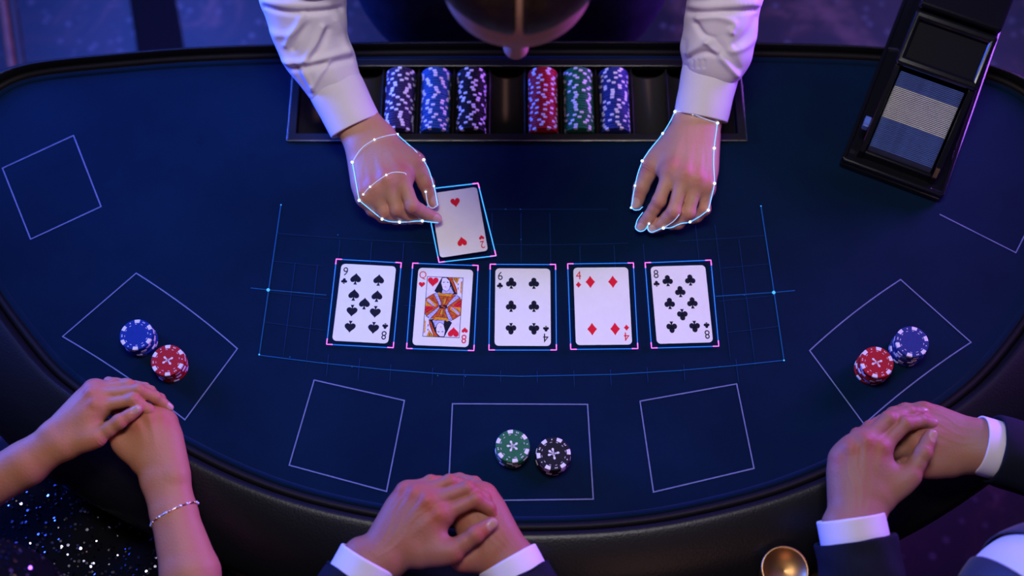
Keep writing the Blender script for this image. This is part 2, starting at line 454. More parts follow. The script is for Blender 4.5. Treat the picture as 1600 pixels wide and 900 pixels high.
def make_hand(J, S=1.0, vox=0.0015, veins=0.0, bulk=1.0, wr=0.019, arm=None):
    """J: joint name -> world point. fingers i m r p = [mcp, pip, dip, tip], thumb t = [cmc, mcp, ip, tip],
    wr/wu = radial and ulnar wrist centres, arm = list of (radial, ulnar, radius) going up the forearm."""
    pts = [np.array(p, float) for k in 'imrpt' for p in J[k]] + [np.array(J['wr']), np.array(J['wu'])]
    for a in (arm or []): pts += [np.array(a[0]), np.array(a[1])]
    pts = np.array(pts); pad = 0.034 * S if not arm else max(0.034 * S, max(a[2] for a in arm) + 0.012)
    Fd = Field(pts.min(0) - pad, pts.max(0) + pad, vox)
    wrp, wup = np.array(J['wr'], float), np.array(J['wu'], float)
    mcp = {k: np.array(J[k][0], float) for k in 'imrp'}
    wm = 0.5 * (wrp + wup)
    nd = unit(np.cross(mcp['p'] - mcp['i'], wm - 0.5 * (mcp['m'] + mcp['r'])))
    if nd[2] < 0: nd = -nd
    if 'dorsal' in J: nd = unit(J['dorsal'])
    palm = Fd.blank()
    rad = {'i': 0.0118, 'm': 0.0120, 'r': 0.0112, 'p': 0.0100}
    rad = {k: r * S * bulk for k, r in rad.items()}
    lerp = lambda a, b, t: a + (b - a) * t
    wpt = {'i': lerp(wrp, wup, 0.05), 'm': lerp(wrp, wup, 0.38), 'r': lerp(wrp, wup, 0.66), 'p': lerp(wrp, wup, 0.95)}
    K = 0.016 * S
    for k in 'imrp':
        Fd.cone(palm, wpt[k], mcp[k] - nd * 0.003 * S, wr * S * 0.80, rad[k] * 1.10, K)
        Fd.cone(palm, wpt[k] - nd * 0.006 * S, mcp[k] - nd * 0.011 * S, wr * S * 0.72, rad[k] * 1.0, K)
    t0, t1, t2, t3 = [np.array(p, float) for p in J['t']]
    Fd.cone(palm, t0, t1, 0.0175 * S * bulk, 0.0130 * S * bulk, K)                                  # thenar mass
    Fd.cone(palm, lerp(wup, mcp['p'], 0.2) - nd * 0.006 * S, lerp(wup, mcp['p'], 0.7) - nd * 0.006 * S, 0.0155 * S, 0.0125 * S, K)
    Fd.cone(palm, lerp(t0, t1, 0.72), lerp(wpt['i'], mcp['i'], 0.72) - nd * 0.004 * S, 0.0085 * S, 0.0085 * S, 0.018 * S)   # web of the thumb
    for a, b in (('i', 'm'), ('m', 'r'), ('r', 'p')):
        c = 0.5 * (mcp[a] + mcp[b]); fd = unit(0.5 * (np.array(J[a][1]) + np.array(J[b][1])) - c)
        Fd.cone(palm, c - nd * 0.006 * S, c + fd * 0.010 * S - nd * 0.007 * S, 0.0088 * S, 0.0068 * S, 0.008 * S)
    for k in 'imrp':                                                                                 # knuckles and tendons
        Fd.cone(palm, mcp[k] + nd * 0.0036 * S, mcp[k] + nd * 0.0030 * S + unit(np.array(J[k][1]) - mcp[k]) * 0.002, rad[k] * 0.80, rad[k] * 0.74, 0.006 * S)
        a = lerp(wpt[k], mcp[k], 0.35) + nd * (wr * S * 0.80 * 0.65 + rad[k] * 1.1 * 0.35 - 0.0022 * S)
        b = mcp[k] + nd * (rad[k] * 1.02 - 0.002 * S)
        Fd.cone(palm, a, b, 0.0022 * S, 0.0030 * S, 0.0045 * S)
    if arm:
        pr, pu, pw = wrp, wup, wr * S
        for (ar, au, r) in arm:
            Fd.cone(palm, pr, ar, pw, r, 0.009); Fd.cone(palm, pu, au, pw * 0.95, r, 0.009)
            Fd.cone(palm, 0.5 * (np.array(pr) + pu), 0.5 * (np.array(ar) + au), pw, r, 0.009)
            pr, pu, pw = np.array(ar, float), np.array(au, float), r
        # head of the ulna
        Fd.cone(palm, wup + nd * 0.006 * S, wup + nd * 0.007 * S, 0.011 * S, 0.011 * S, 0.012)
    out = palm.copy()
    red, nails, creases = [], [], []
    for k in 'imrpt':
        G = Fd.blank()
        if k == 't':
            q = [t0, t1, t2, t3]; r = [0.0150, 0.0128, 0.0112, 0.0080]
        else:
            q = [np.array(p, float) for p in J[k]]
            b = {'i': 1.0, 'm': 1.02, 'r': 0.96, 'p': 0.84}[k]
            r = [0.0110 * b, 0.0098 * b, 0.0086 * b, 0.0068 * b]
        r = [x * S * bulk for x in r]
        q[3] = q[3] - unit(q[3] - q[2]) * r[3] * 0.55
        if k == 't':
            Fd.cone(G, lerp(q[0], q[1], 0.4), q[1], r[0], r[1], 0.004)
        else:
            Fd.cone(G, q[0] - nd * 0.002, q[1], r[0], r[1], 0.004)
        for s in (1, 2):
            m_ = lerp(q[s], q[s + 1], 0.5)
            Fd.cone(G, q[s], m_, r[s], 0.5 * (r[s] + r[s + 1]) * 0.95, 0.005)
            Fd.cone(G, m_, q[s + 1], 0.5 * (r[s] + r[s + 1]) * 0.95, r[s + 1], 0.005)
        td = unit(q[3] - q[2])
        bend = q[2] - 0.5 * (q[1] + q[3])
        hint = J.get('nail_' + k)
        dn = np.array(hint, float) if hint is not None else (bend if np.linalg.norm(bend) > 0.0035 else nd)
        dn = unit(dn - (dn @ td) * td); sd = np.cross(td, dn)
        # pad of the finger, knuckle bumps, nail plate
        Fd.ell(G, lerp(q[2], q[3], 0.72) - dn * r[3] * 0.20, [td, sd, dn], [r[3] * 1.7, r[3] * 1.06, r[3] * 1.0], 0.004)
        for s in (1, 2):
            bd = q[s] - 0.5 * (q[s - 1] + q[s + 1]); bd = bd if np.linalg.norm(bd) > 0.002 else dn
            bd = unit(bd)
            Fd.cone(G, q[s] + bd * r[s] * 0.14, q[s] + bd * r[s] * 0.13, r[s] * 0.96, r[s] * 0.95, 0.004)
            red.append((q[s] + bd * r[s], 0.012 * S, 0.75))
            creases.append((q[s] + bd * r[s], unit(q[s + 1] - q[s - 1]), bd, r[s]))
        nc = q[3] + dn * r[3] * 0.80 - td * r[3] * 0.15
        Fd.ell(G, nc, [td, sd, dn], [r[3] * 1.05, r[3] * 0.80, r[3] * 0.30], 0.0012)
        nails.append((nc, td, sd, dn, r[3]))
        red.append((q[3] + td * r[3] * 0.4, 0.012 * S, 0.7))
        G = smin(G, palm, 0.007 * S)
        out = smin(out, G, 0.0018)
    for k in 'imrp': red.append((mcp[k] + nd * rad[k], 0.014 * S, 0.9))
    v, f = Fd.mesh(out, 2)
    tone = np.zeros((len(v), 2))
    for c, s, a in red:
        tone[:, 0] = np.maximum(tone[:, 0], a * np.exp(-((v - c) ** 2).sum(1) / (s * s)))
    for c, td, sd, dn, r in nails:
        q = v - c
        x, y, z = q @ td / (1.15 * r), q @ sd / (0.86 * r), q @ dn / (0.8 * r)
        m = (x * x + y * y) ** 2 + z * z
        tone[:, 1] = np.maximum(tone[:, 1], np.clip((1.25 - m) * 3, 0, 1) * (q @ dn > -0.35 * r))
    # folds of skin over the finger joints
    nr = vert_normals(v, f)
    for c, ax_, bd_, r in creases:
        q = v - c; al = q @ ax_; lat = q - al[:, None] * ax_
        wgt = np.exp(-(al / (0.62 * r)) ** 2 - (lat ** 2).sum(1) / (1.1 * r) ** 2) * np.clip(nr @ bd_, 0, 1)
        v = v - nr * (0.00042 * np.cos(2 * math.pi * al / 0.0040) * wgt)[:, None]
    if veins:
        # veins run over the back of the hand between the tendons
        nrm = vert_normals(v, f)
        for a, b, c in (('i', 'm', 0.5), ('m', 'r', 0.45), ('r', 'p', 0.5)):
            e = 0.5 * (mcp[a] + mcp[b]); s0 = lerp(wpt[a], wpt[b], c)
            line = catmull([s0, lerp(s0, e, 0.35) + (mcp[a] - mcp[b]) * 0.22, lerp(s0, e, 0.7) - (mcp[a] - mcp[b]) * 0.16, e], 12)
            pd = v[:, None, :] - line[None]
            pd = pd - (pd @ nd)[..., None] * nd
            dd = np.sqrt((pd ** 2).sum(2)).min(1)
            up = np.clip(nrm @ nd, 0, 1) ** 2
            v = v + nrm * (veins * np.exp(-(dd / 0.0022) ** 2) * up)[:, None]
    return v, f, tone

def vert_normals(v, f):
    fn = np.cross(v[f[:, 2]] - v[f[:, 0]], v[f[:, 3]] - v[f[:, 1]])
    n = np.zeros_like(v)
    for a in range(4): np.add.at(n, f[:, a], fn)
    return n / (np.linalg.norm(n, axis=1, keepdims=True) + 1e-12)

def tube_cloth(path, rads, nseg=72, per=14, disp=None, up=(0, 0, 1), squash=0.85, thick=None, closed_end=False):
    """cloth tube along points; rads = side radius at each point. Returns v, f of quads (open ended, turned-in hems)."""
    R = catmull([list(p) + [r] for p, r in zip(path, rads)], per)
    pts, rr = R[:, :3], R[:, 3]
    if thick:                                   # turn the hem inside at the last end
        e = pts[-1]; d = unit(pts[-1] - pts[-2])
        pts = np.vstack([pts, e + d * thick * 0.5, e, e - d * 0.03])
        rr = np.concatenate([rr, [rr[-1] - thick * 0.4, rr[-1] - thick, rr[-1] - thick]])
    N = len(pts); v = np.zeros((N, nseg, 3))
    core = len(R)
    for i in range(N):
        j = min(i, core - 1)
        t = unit(pts[min(j + 1, core - 1)] - pts[max(j - 1, 0)])
        s = unit(np.cross(t, up)); q = np.cross(s, t)
        a = np.linspace(0, 2 * math.pi, nseg, endpoint=False)
        v[i] = pts[i] + rr[i] * (np.cos(a)[:, None] * s + squash * np.sin(a)[:, None] * q)
    f = []
    for i in range(N - 1):
        k = np.arange(nseg); l = (k + 1) % nseg
        f.append(np.stack([i * nseg + k, (i + 1) * nseg + k, (i + 1) * nseg + l, i * nseg + l], 1))
    v = v.reshape(-1, 3); f = np.concatenate(f)
    if disp is not None:
        n = vert_normals(v, f)
        v = v + disp(v, n)
    return v, f

def orient(v, f):
    """flip faces so that normals look away from the centroid axis (checked by volume sign)"""
    a, b, c, d = v[f[:, 0]], v[f[:, 1]], v[f[:, 2]], v[f[:, 3]]
    o = v.mean(0)
    vol = (np.cross(b - o, c - o) * (a - o)).sum() + (np.cross(c - o, d - o) * (a - o)).sum()
    return f if vol > 0 else f[:, ::-1]

# ------------------------------------------------------------------ the setting
bm = bmesh.new(); bmesh.ops.create_grid(bm, x_segments=1, y_segments=1, size=9)
fl = link('floor', bm_mesh('floor', bm), 'carpet'); tag(fl, 'dark mottled carpet around the card table', None, None, 'structure')

def floor_strip(name, a, b, wd, hgt, m, label):
    p0, p1 = P(*a, -T), P(*b, -T); d = (p1 - p0); p0 = p0 - d.normalized() * 3.0; L_ = (p1 - p0).length + 0.4; ang = math.atan2(d.y, d.x)
    o = link(name, bm_mesh(name, box_bm(L_, wd, hgt, hgt * 0.3, 2)), m)
    o.location = ((p0 + p1) / 2); o.location.z = hgt / 2 + 0.0005; o.rotation_euler = (0, 0, ang)
    return tag(o, label, None, None, 'structure')
floor_strip('trim_1', (239, 0), (251, 75), 0.112, 0.010, 'trousers', 'dark band across the carpet behind the table')
floor_strip('trim_2', (6, 0), (20, 100), 0.020, 0.020, 'brown_wood', 'narrow brown wooden strip on the carpet')
floor_strip('shadow_strip', (20, 0), (34, 100), 0.018, 0.012, 'dark_wood', 'dark strip as painted shadow beside the brown wooden strip')  # dark strip stands in for the wooden strip's shadow

# ------------------------------------------------------------------ card table
felt_px = [(-48, 285), (-44, 225), (-28, 177), (0, 147), (29, 131), (87, 121), (202, 110), (289, 103), (420, 98), (610, 94), (800, 93), (1000, 93), (1180, 95),
           (1364, 101), (1480, 115), (1553, 132), (1600, 156), (1634, 194), (1648, 250), (1644, 330), (1629, 410), (1600, 478), (1556, 539), (1511, 589),
           (1456, 631), (1380, 678), (1306, 714), (1200, 756), (1063, 790), (957, 805), (850, 810), (740, 808), (604, 792), (513, 773), (449, 755), (367, 723),
           (300, 689), (200, 638), (144, 606), (100, 572), (56, 519), (0, 442), (-32, 370)]
outline = catmull([P(x, y)[:2] for x, y in felt_px], 8, closed=True)
# even spacing
def resample(pts, n):
    q = np.vstack([pts, pts[:1]]); s = np.concatenate([[0], np.cumsum(np.linalg.norm(np.diff(q, axis=0), axis=1))])
    u = np.linspace(0, s[-1], n, endpoint=False)
    return np.stack([np.interp(u, s, q[:, i]) for i in range(2)], 1)
outline = resample(outline, 300)
def smooth_loop(a, it):
    for _ in range(it): a = 0.5 * a + 0.25 * (np.roll(a, 1, 0) + np.roll(a, -1, 0))
    return a
outline = smooth_loop(outline, 6)
tang = np.roll(outline, -1, 0) - np.roll(outline, 1, 0)
onorm = np.stack([-tang[:, 1], tang[:, 0]], 1); onorm /= np.linalg.norm(onorm, axis=1, keepdims=True)
if ((outline - outline.mean(0)) * onorm).sum() < 0: onorm = -onorm
def sstep(a, b, x):
    t = np.clip((x - a) / (b - a), 0, 1); return t * t * (3 - 2 * t)
Wr = 0.118 + (0.024 - 0.118) * sstep(-0.25, 0.80, onorm[:, 1])
Wr = smooth_loop(Wr[:, None], 30)[:, 0]
onorm = smooth_loop(onorm, 8); onorm /= np.linalg.norm(onorm, axis=1, keepdims=True)

table = empty('card_table', (0, 0, 0), 'big dark blue felt card table with padded black leather rail', 'table')
# tray rectangle (a hole in the felt)
tx0, tx1 = 0.5 * (P(450, 220).x + P(457, 120).x), 0.5 * (P(1165, 220).x + P(1158, 120).x)
ty0, ty1 = P(800, 221).y, P(800, 95).y
bm = bmesh.new()
vo = [bm.verts.new((p[0], p[1], T)) for p in outline]
eo = [bm.edges.new((vo[i], vo[(i + 1) % len(vo)])) for i in range(len(vo))]
vi = [bm.verts.new((x, y, T)) for x, y in ((tx0 + .004, ty0 + .004), (tx1 - .004, ty0 + .004), (tx1 - .004, ty1 - .004), (tx0 + .004, ty1 - .004))]
ei = [bm.edges.new((vi[i], vi[(i + 1) % 4])) for i in range(4)]
bmesh.ops.triangle_fill(bm, use_beauty=True, use_dissolve=False, edges=eo + ei, normal=(0, 0, 1))
for f_ in bm.faces:
    if f_.normal.z < 0: f_.normal_flip()
me = bpy.data.meshes.new('felt_top'); bm.to_mesh(me); bm.free()
link('felt_top', me, 'felt', table)

def sweep(name, prof_fn, m, parent, smooth=True):
    N = len(outline); v, f = [], []
    K = None
    for i in range(N):
        pr = prof_fn(i); K = len(pr)
        for o, z in pr:
            v.append((outline[i][0] + onorm[i][0] * o, outline[i][1] + onorm[i][1] * o, T + z))
    for i in range(N):
        j = (i + 1) % N
        for k in range(K):
            l = (k + 1) % K
            f.append((i * K + k, i * K + l, j * K + l, j * K + k))
    bm = bmesh.new()
    vs = [bm.verts.new(p) for p in v]
    for q in f: bm.faces.new([vs[a] for a in q])
    return link(name, bm_mesh(name, bm), m, parent, smooth)
sweep('felt_border_roll', lambda i: [(0.0022 + 0.0055 * math.cos(a), -0.001 + 0.0042 * math.sin(a)) for a in np.linspace(0, 2 * math.pi, 12, endpoint=False)], 'felt', table)
sweep('inner_trim', lambda i: [(0.0135 + 0.0068 * math.cos(a), 0.000 + 0.0075 * math.sin(a)) for a in np.linspace(0, 2 * math.pi, 14, endpoint=False)], 'leather_trim', table)
base_prof = catmull([(0, -.030), (0, .002), (.012, .013), (.04, .0235), (.09, .0280), (.20, .0260), (.40, .0175), (.62, .0035), (.82, -.018), (.95, -.040), (1.0, -.062), (.97, -.080), (.6, -.085), (.1, -.08)], 5, closed=True)
def rail_prof(i):
    W = Wr[i]; zs = 0.62 + 0.38 * (W - 0.024) / 0.094
    return [(0.0205 + W * max(t, -0.02), z * zs if z > 0 else z) for t, z in base_prof]
sweep('padded_rail', rail_prof, 'leather', table)
# body below
def prism(name, pts, z0, z1, m, parent):
    bm = bmesh.new()
    a = [bm.verts.new((p[0], p[1], z0)) for p in pts]; b = [bm.verts.new((p[0], p[1], z1)) for p in pts]
    bm.faces.new(a); bm.faces.new(b)
    for i in range(len(pts)):
        j = (i + 1) % len(pts); bm.faces.new((a[i], a[j], b[j], b[i]))
    return link(name, bm_mesh(name, bm), m, parent)
inset = outline[::4] + onorm[::4] * 0.012
prism('table_body', inset, T - 0.17, T - 0.062, 'dark_wood', table)
ctr = outline.mean(0)
prism('pedestal', ctr + (outline[::6] - ctr) * np.array([0.45, 0.42]), 0.06, T - 0.165, 'dark_wood', table)
prism('plinth', ctr + (outline[::6] - ctr) * np.array([0.52, 0.50]), 0.0, 0.062, 'dark_wood', table)

# printed betting boxes, each a loop of narrow strips on the felt
def strip_loop(name, corners, wid, m, parent, closed=True, bow=None, z=0.0006):
    pts = []
    n = len(corners); L = n if closed else n - 1
    for i in range(L):
        a = P(*corners[i]); b = P(*corners[(i + 1) % n])
        seg = 10
        d = (b - a); nn = Vector((-d.y, d.x, 0)).normalized()
        for k in range(seg):
            t = k / seg
            off = (bow[i] if bow else 0) * 4 * t * (1 - t)
            pts.append(a + d * t + nn * off)
    if not closed: pts.append(P(*corners[-1]))
    N = len(pts); v, f = [], []
    for i, p in enumerate(pts):
        a = pts[i - 1] if (closed or i > 0) else p
        b = pts[(i + 1) % N] if (closed or i < N - 1) else p
        t1 = (p - a).normalized() if (p - a).length > 0 else (b - p).normalized()
        t2 = (b - p).normalized() if (b - p).length > 0 else t1
        t = (t1 + t2).normalized(); nn = Vector((-t.y, t.x, 0)) / max(0.5, t.dot(t2))
        v += [p + nn * wid / 2 + Vector((0, 0, z)), p - nn * wid / 2 + Vector((0, 0, z))]
    for i in range(N if closed else N - 1):
        j = (i + 1) % N
        f.append((2 * i + 1, 2 * j + 1, 2 * j, 2 * i))
    return link(name, mesh(name, v, f), m, parent)
boxes = [([(4, 263), (115, 212), (158, 323), (48, 374)], None), ([(98, 526), (213, 427), (371, 545), (289, 656)], [0, .004, 0, -.004]),
         ([(491, 594), (632, 626), (604, 768), (452, 727)], None), ([(707, 631), (918, 632), (927, 780), (700, 783)], None),
         ([(1000, 627), (1151, 600), (1178, 732), (1021, 769)], None), ([(1265, 548), (1407, 437), (1517, 535), (1350, 663)], [.004, 0, -.004, 0])]
for c_, b_ in boxes: strip_loop('betting_box', c_, 0.0019, 'box_line', table, True, b_)
strip_loop('betting_box', [(1468, 335), (1587, 395), (1645, 280)], 0.0016, 'box_line', table, False)

# ------------------------------------------------------------------ chip tray
tray = empty('chip_tray', ((tx0 + tx1) / 2, (ty0 + ty1) / 2, T), 'long black metal chip tray set into the felt before the dealer', 'chip tray')
def frame(name, x0, x1, y0, y1, wd, z0, z1, bev, m, parent):
    bm = bmesh.new()
    o = [(x0, y0), (x1, y0), (x1, y1), (x0, y1)]; i = [(x0 + wd, y0 + wd), (x1 - wd, y0 + wd), (x1 - wd, y1 - wd), (x0 + wd, y1 - wd)]
    V = [[bm.verts.new((p[0], p[1], z)) for p in q] for q, z in ((o, z0), (o, z1), (i, z1), (i, z0))]
    for a in range(4):
        for k in range(4):
            j = (k + 1) % 4; b = (a + 1) % 4
            bm.faces.new((V[a][k], V[a][j], V[b][j], V[b][k]))
    bmesh.ops.recalc_face_normals(bm, faces=bm.faces)
    if bev: bmesh.ops.bevel(bm, geom=bm.edges[:], offset=bev, segments=2, affect='EDGES', profile=0.5)
    return link(name, bm_mesh(name, bm), m, parent)
frame('rim', tx0, tx1, ty0, ty1, 0.0135, T - 0.03, T + 0.004, 0.0012, 'tray_metal', tray)
frame('rim_edge', tx0 - .0012, tx1 + .0012, ty0 - .0012, ty1 + .0012, 0.0022, T - 0.004, T + 0.0036, 0.0004, 'tray_edge', tray)
ix0, ix1, iy0, iy1 = tx0 + .0135, tx1 - .0135, ty0 + .0135, ty1 - .0135
pitch = (P(988, 150).x - P(597, 150).x) / 7
x_first = P(597, 150).x
seps = [x_first + pitch * k for k in range(-2, 10)]
ZC = -0.006
bm = bmesh.new()
Rt = pitch / 2 - 0.0012
ang = np.linspace(math.pi, 2 * math.pi, 17)
ra = [bm.verts.new((Rt * math.cos(a), iy0, T + ZC + Rt * math.sin(a))) for a in ang]
rb = [bm.verts.new((Rt * math.cos(a), iy1, T + ZC + Rt * math.sin(a))) for a in ang]
for k in range(16): bm.faces.new((ra[k], ra[k + 1], rb[k + 1], rb[k]))
bm.faces.new(ra); bm.faces.new(rb)
trough_me = bpy.data.meshes.new('trough'); bm.to_mesh(trough_me); bm.free()
trough_me.materials.append(MATS['trough']); trough_me.polygons.foreach_set('use_smooth', [True] * 16 + [False, False])
tinv = pmat(tray).inverted()
edges_x = [ix0] + [s for s in seps if ix0 + 0.02 < s < ix1 - 0.02] + [ix1]
for a, b in zip(edges_x[:-1], edges_x[1:]):
    o = bpy.data.objects.new('trough', trough_me); C.objects.link(o); o.parent = tray; o.matrix_parent_inverse = tinv
    o.location = ((a + b) / 2, 0, 0); o.scale = ((b - a) / 2 / (Rt + 0.0012), 1, 1)
dv = bm_mesh('divider', box_bm(0.0026, iy1 - iy0, 0.020, 0.0006, 1, (0, (iy0 + iy1) / 2, T + ZC - 0.0075)))
dv.materials.append(MATS['tray_metal'])
for s in edges_x[1:-1]:
    o = bpy.data.objects.new('divider', dv); C.objects.link(o); o.parent = tray; o.matrix_parent_inverse = tinv
    o.location = (s, 0, 0)
link('pan', bm_mesh('pan', box_bm(ix1 - ix0 + .01, iy1 - iy0 + .01, 0.008, 0, 1, ((ix0 + ix1) / 2, (iy0 + iy1) / 2, T - 0.046))), 'satin_black', tray)

# ------------------------------------------------------------------ chips
CR, CH = 0.0248, 0.0046
def chip_mesh(name, col, spots):
    """disc with six white edge spots that run over the rim; z from 0 to CH"""
    n = 72
    prof = [(0.0, 0.0), (0.78, 0.0), (0.965, 0.0), (1.0, 0.0006 / CH), (1.0, 1 - 0.0006 / CH), (0.965, 1.0), (0.78, 1.0), (0.0, 1.0)]
    v, f, mi = [], [], []
    rings = []
    for r, z in prof:
        if r == 0: rings.append([len(v)]); v.append((0, 0, z * CH)); continue
        rings.append(list(range(len(v), len(v) + n)))
        for i in range(n):
            a = 2 * math.pi * i / n; v.append((r * CR * math.cos(a), r * CR * math.sin(a), z * CH))
    for k in range(len(prof) - 1):
        A, B = rings[k], rings[k + 1]
        for i in range(n):
            j = (i + 1) % n
            spot = (i % 12) < spots
            outer = 1 <= k <= 5
            if k in (1, 5): outer = True
            if len(A) == 1: f.append((A[0], B[j], B[i]))
            elif len(B) == 1: f.append((A[i], A[j], B[0]))
            else: f.append((A[i], A[j], B[j], B[i]))
            mi.append(1 if (spot and outer) else 0)
    me = mesh(name, v, f, mi)
    me.materials.append(MATS[col]); me.materials.append(MATS['chip_white'])
    return me
def plain_quads(name, quads, m, parent, world=False):
    v, f = [], []
    for q in quads:
        f.append(tuple(range(len(v), len(v) + len(q)))); v += q
    return link(name, mesh(name, v, f), m, parent, world=world)
CHIP = {}
for c_ in ('red', 'blue', 'royal', 'teal', 'green', 'black', 'purple'):
    CHIP[c_] = chip_mesh('chip_' + c_, 'chip_' + c_, 3); CHIP[c_ + '_felt'] = chip_mesh('chip_' + c_ + '_felt', 'chip_' + c_, 4)
ORD = ['first', 'second', 'third', 'fourth', 'fifth', 'sixth', 'seventh', 'eighth', 'ninth', 'tenth', 'eleventh', 'twelfth', 'thirteenth', 'fourteenth',
       'fifteenth', 'sixteenth', 'seventeenth', 'eighteenth', 'nineteenth', 'twentieth', 'twenty-first', 'twenty-second', 'twenty-third', 'twenty-fourth', 'twenty-fifth', 'twenty-sixth', 'twenty-seventh', 'twenty-eighth']
# rows of chips standing on edge in the tray
hz = CR + ZC
ya, yb = P(800, 199, hz).y, P(800, 103, hz).y
rows = [(625, 'purple', 'dark purple'), (681, 'teal', 'teal blue'), (738, 'black', 'black'), (848, 'red', 'red'), (905, 'green', 'green'), (962, 'royal', 'royal blue')]
def row_x(px):
    x = P(px, 150).x
    c = [(a + b) / 2 for a, b in zip(edges_x[:-1], edges_x[1:])]
    return min(c, key=lambda q: abs(q - x))
for px, col, word in rows:
    x = row_x(px); n = int((yb - ya) / (CH + 0.00012))
    step = (yb - ya) / n
    prev = 0
    for k in range(n):
        o = bpy.data.objects.new('poker_chip', CHIP[col]); C.objects.link(o)
        jx = random.uniform(-.0005, .0005)
        o.location = (x + jx, ya + (k + 1) * step, T + ZC - 0.0016 + random.uniform(-.0004, .0004))
        prev += random.uniform(0.0, 1.05)
        o.rotation_euler = (math.radians(90), prev, 0)
        o.rotation_mode = 'XYZ'
        M = Matrix.Rotation(math.radians(90), 4, 'X') @ Matrix.Rotation(prev, 4, 'Z')
        o.rotation_euler = M.to_euler()
        tag(o, f'{word} and white chip in the tray, {ORD[k]} from the felt end of its row', 'poker chip', f'{word} chips on edge in the tray')
# stacks on the felt
def chip_print(parent, emblem, seed):
    """dashes, dots and a crossed emblem on the upper face, a hair above it"""
    r_ = random.Random(seed); z = CH + 0.00008
    def rect(rc, a, lr, la, zz=z):
        ca, sa = math.cos(a), math.sin(a); out = []
        for dx, dy in ((-lr, -la), (lr, -la), (lr, la), (-lr, la)):
            x = rc + dx; out.append((x * ca - dy * sa, x * sa + dy * ca, zz))
        return out
    q = [rect(CR * 0.70, 2 * math.pi * (k + 0.5) / 12, 0.00032, 0.0015) for k in range(12)]
    plain_quads('dash_ring', q, 'chip_white', parent)
    q = []
    for k in range(6):
        a = 2 * math.pi * (k + 0.65) / 6
        q.append(rect(CR * 0.865, a, 0.0008, 0.0007)); 
        if k % 2: q.append(rect(CR * 0.865, a + 0.11, 0.0010, 0.0006))
    plain_quads('suit_marks', q, 'chip_white', parent)
    if emblem:
        q = []
        for a0 in emblem:
            ca, sa = math.cos(a0), math.sin(a0)
            for r0, r1, w0, w1 in ((-0.0008, 0.0045, 0.0004, 0.0006), (0.0043, 0.0070, 0.0012, 0.0018), (0.0070, 0.0086, 0.0018, 0.0007), (0.0020, 0.0032, 0.0014, 0.0014)):
                q.append([(r0 * ca + w0 * sa, r0 * sa - w0 * ca, z), (r1 * ca + w1 * sa, r1 * sa - w1 * ca, z), (r1 * ca - w1 * sa, r1 * sa + w1 * ca, z), (r0 * ca - w0 * sa, r0 * sa + w0 * ca, z)])
        plain_quads('emblem', q, 'chip_white', parent)
stacks = [(213, 523, 'blue', 'bright blue', 6, None, 1.45, 'left betting box'), (262, 563, 'red', 'red', 6, (0.9, 2.2, 3.9, 5.3), 1.5, 'left betting box by the bright blue stack'),
          (801, 697, 'green', 'green', 6, (0.4, 1.57, 2.75, 4.1, 5.3), 1.55, 'centre betting box'), (865, 709, 'black', 'black', 6, (0.75, 2.4, 3.9, 5.5, 1.57), 1.0, 'centre betting box by the green stack'),
          (1370, 566, 'red', 'red', 7, (1.2, 2.4, 4.0, 5.4), 1.15, 'right betting box by the royal blue stack'), (1425, 534, 'royal', 'royal blue', 8, None, 1.1, 'right betting box')]
for px, py, col, word, n, emb, rot0, where in stacks:
    p = P(px, py, n * (CH + 0.0002))
    for k in range(n):
        o = bpy.data.objects.new('poker_chip', CHIP[col + '_felt']); C.objects.link(o)
        top = k == n - 1
        j = 0 if top else 0.0013
        o.location = (p.x + random.uniform(-j, j), p.y + random.uniform(-j, j), T + 0.0005 + k * (CH + 0.0002))
        o.rotation_euler = (0, 0, rot0 + (0 if top else random.uniform(-0.5, 0.5)))
        lab = f'topmost {word} chip of the stack in the {where}' if top else f'{word} chip {ORD[k]} from the felt in the {where}'
        tag(o, lab, 'poker chip', f'{word} chips stacked in the {where}')
        if top: chip_print(o, emb, px)

# ------------------------------------------------------------------ playing cards
def poly_heart(n=28):
    out = []
    for i in range(n):
        t = 2 * math.pi * i / n
        out.append((16 * math.sin(t) ** 3 / 32, (13 * math.cos(t) - 5 * math.cos(2 * t) - 2 * math.cos(3 * t) - math.cos(4 * t)) / 30 + 0.08))
    return [out]
def circ(x, y, r, n=18): return [(x + r * math.cos(2 * math.pi * i / n), y + r * math.sin(2 * math.pi * i / n)) for i in range(n)]
STEM = [(-0.17, -0.52), (0.17, -0.52), (0.06, -0.30), (0.04, -0.05), (-0.04, -0.05), (-0.06, -0.30)]
def poly_spade():
    h = [(x, -y * 0.86 + 0.10) for x, y in poly_heart()[0]]
    return [h[::-1], STEM]
def poly_club(): return [circ(0, 0.22, 0.235), circ(-0.245, -0.10, 0.235), circ(0.245, -0.10, 0.235), circ(0, -0.02, 0.14), STEM]
def poly_diamond():
    out = []
    c = [(0, 0.54), (-0.44, 0), (0, -0.54), (0.44, 0)]
    for i in range(4):
        a, b = c[i], c[(i + 1) % 4]
        for k in range(4):
            t = k / 4; q = 1 - 0.30 * t * (1 - t)
            out.append(((a[0] + (b[0] - a[0]) * t) * q, (a[1] + (b[1] - a[1]) * t) * q))
    return [out]
def flat(name, polys, z=0.0):
    v, f = [], []
    for p in polys:
        A = sum(p[i][0] * p[(i + 1) % len(p)][1] - p[(i + 1) % len(p)][0] * p[i][1] for i in range(len(p)))
        if A < 0: p = p[::-1]
        f.append(tuple(range(len(v), len(v) + len(p)))); v += [(x, y, z) for x, y in p]
    return mesh(name, v, f)
SUIT = {'heart': poly_heart(), 'spade': poly_spade(), 'club': poly_club(), 'diamond': poly_diamond()}
PIP = {}
for s_, p_ in SUIT.items():
    me = flat('pip_' + s_, p_); me.materials.append(MATS['print_red' if s_ in ('heart', 'diamond') else 'print_black']); PIP[s_] = me
GLYPH = {}
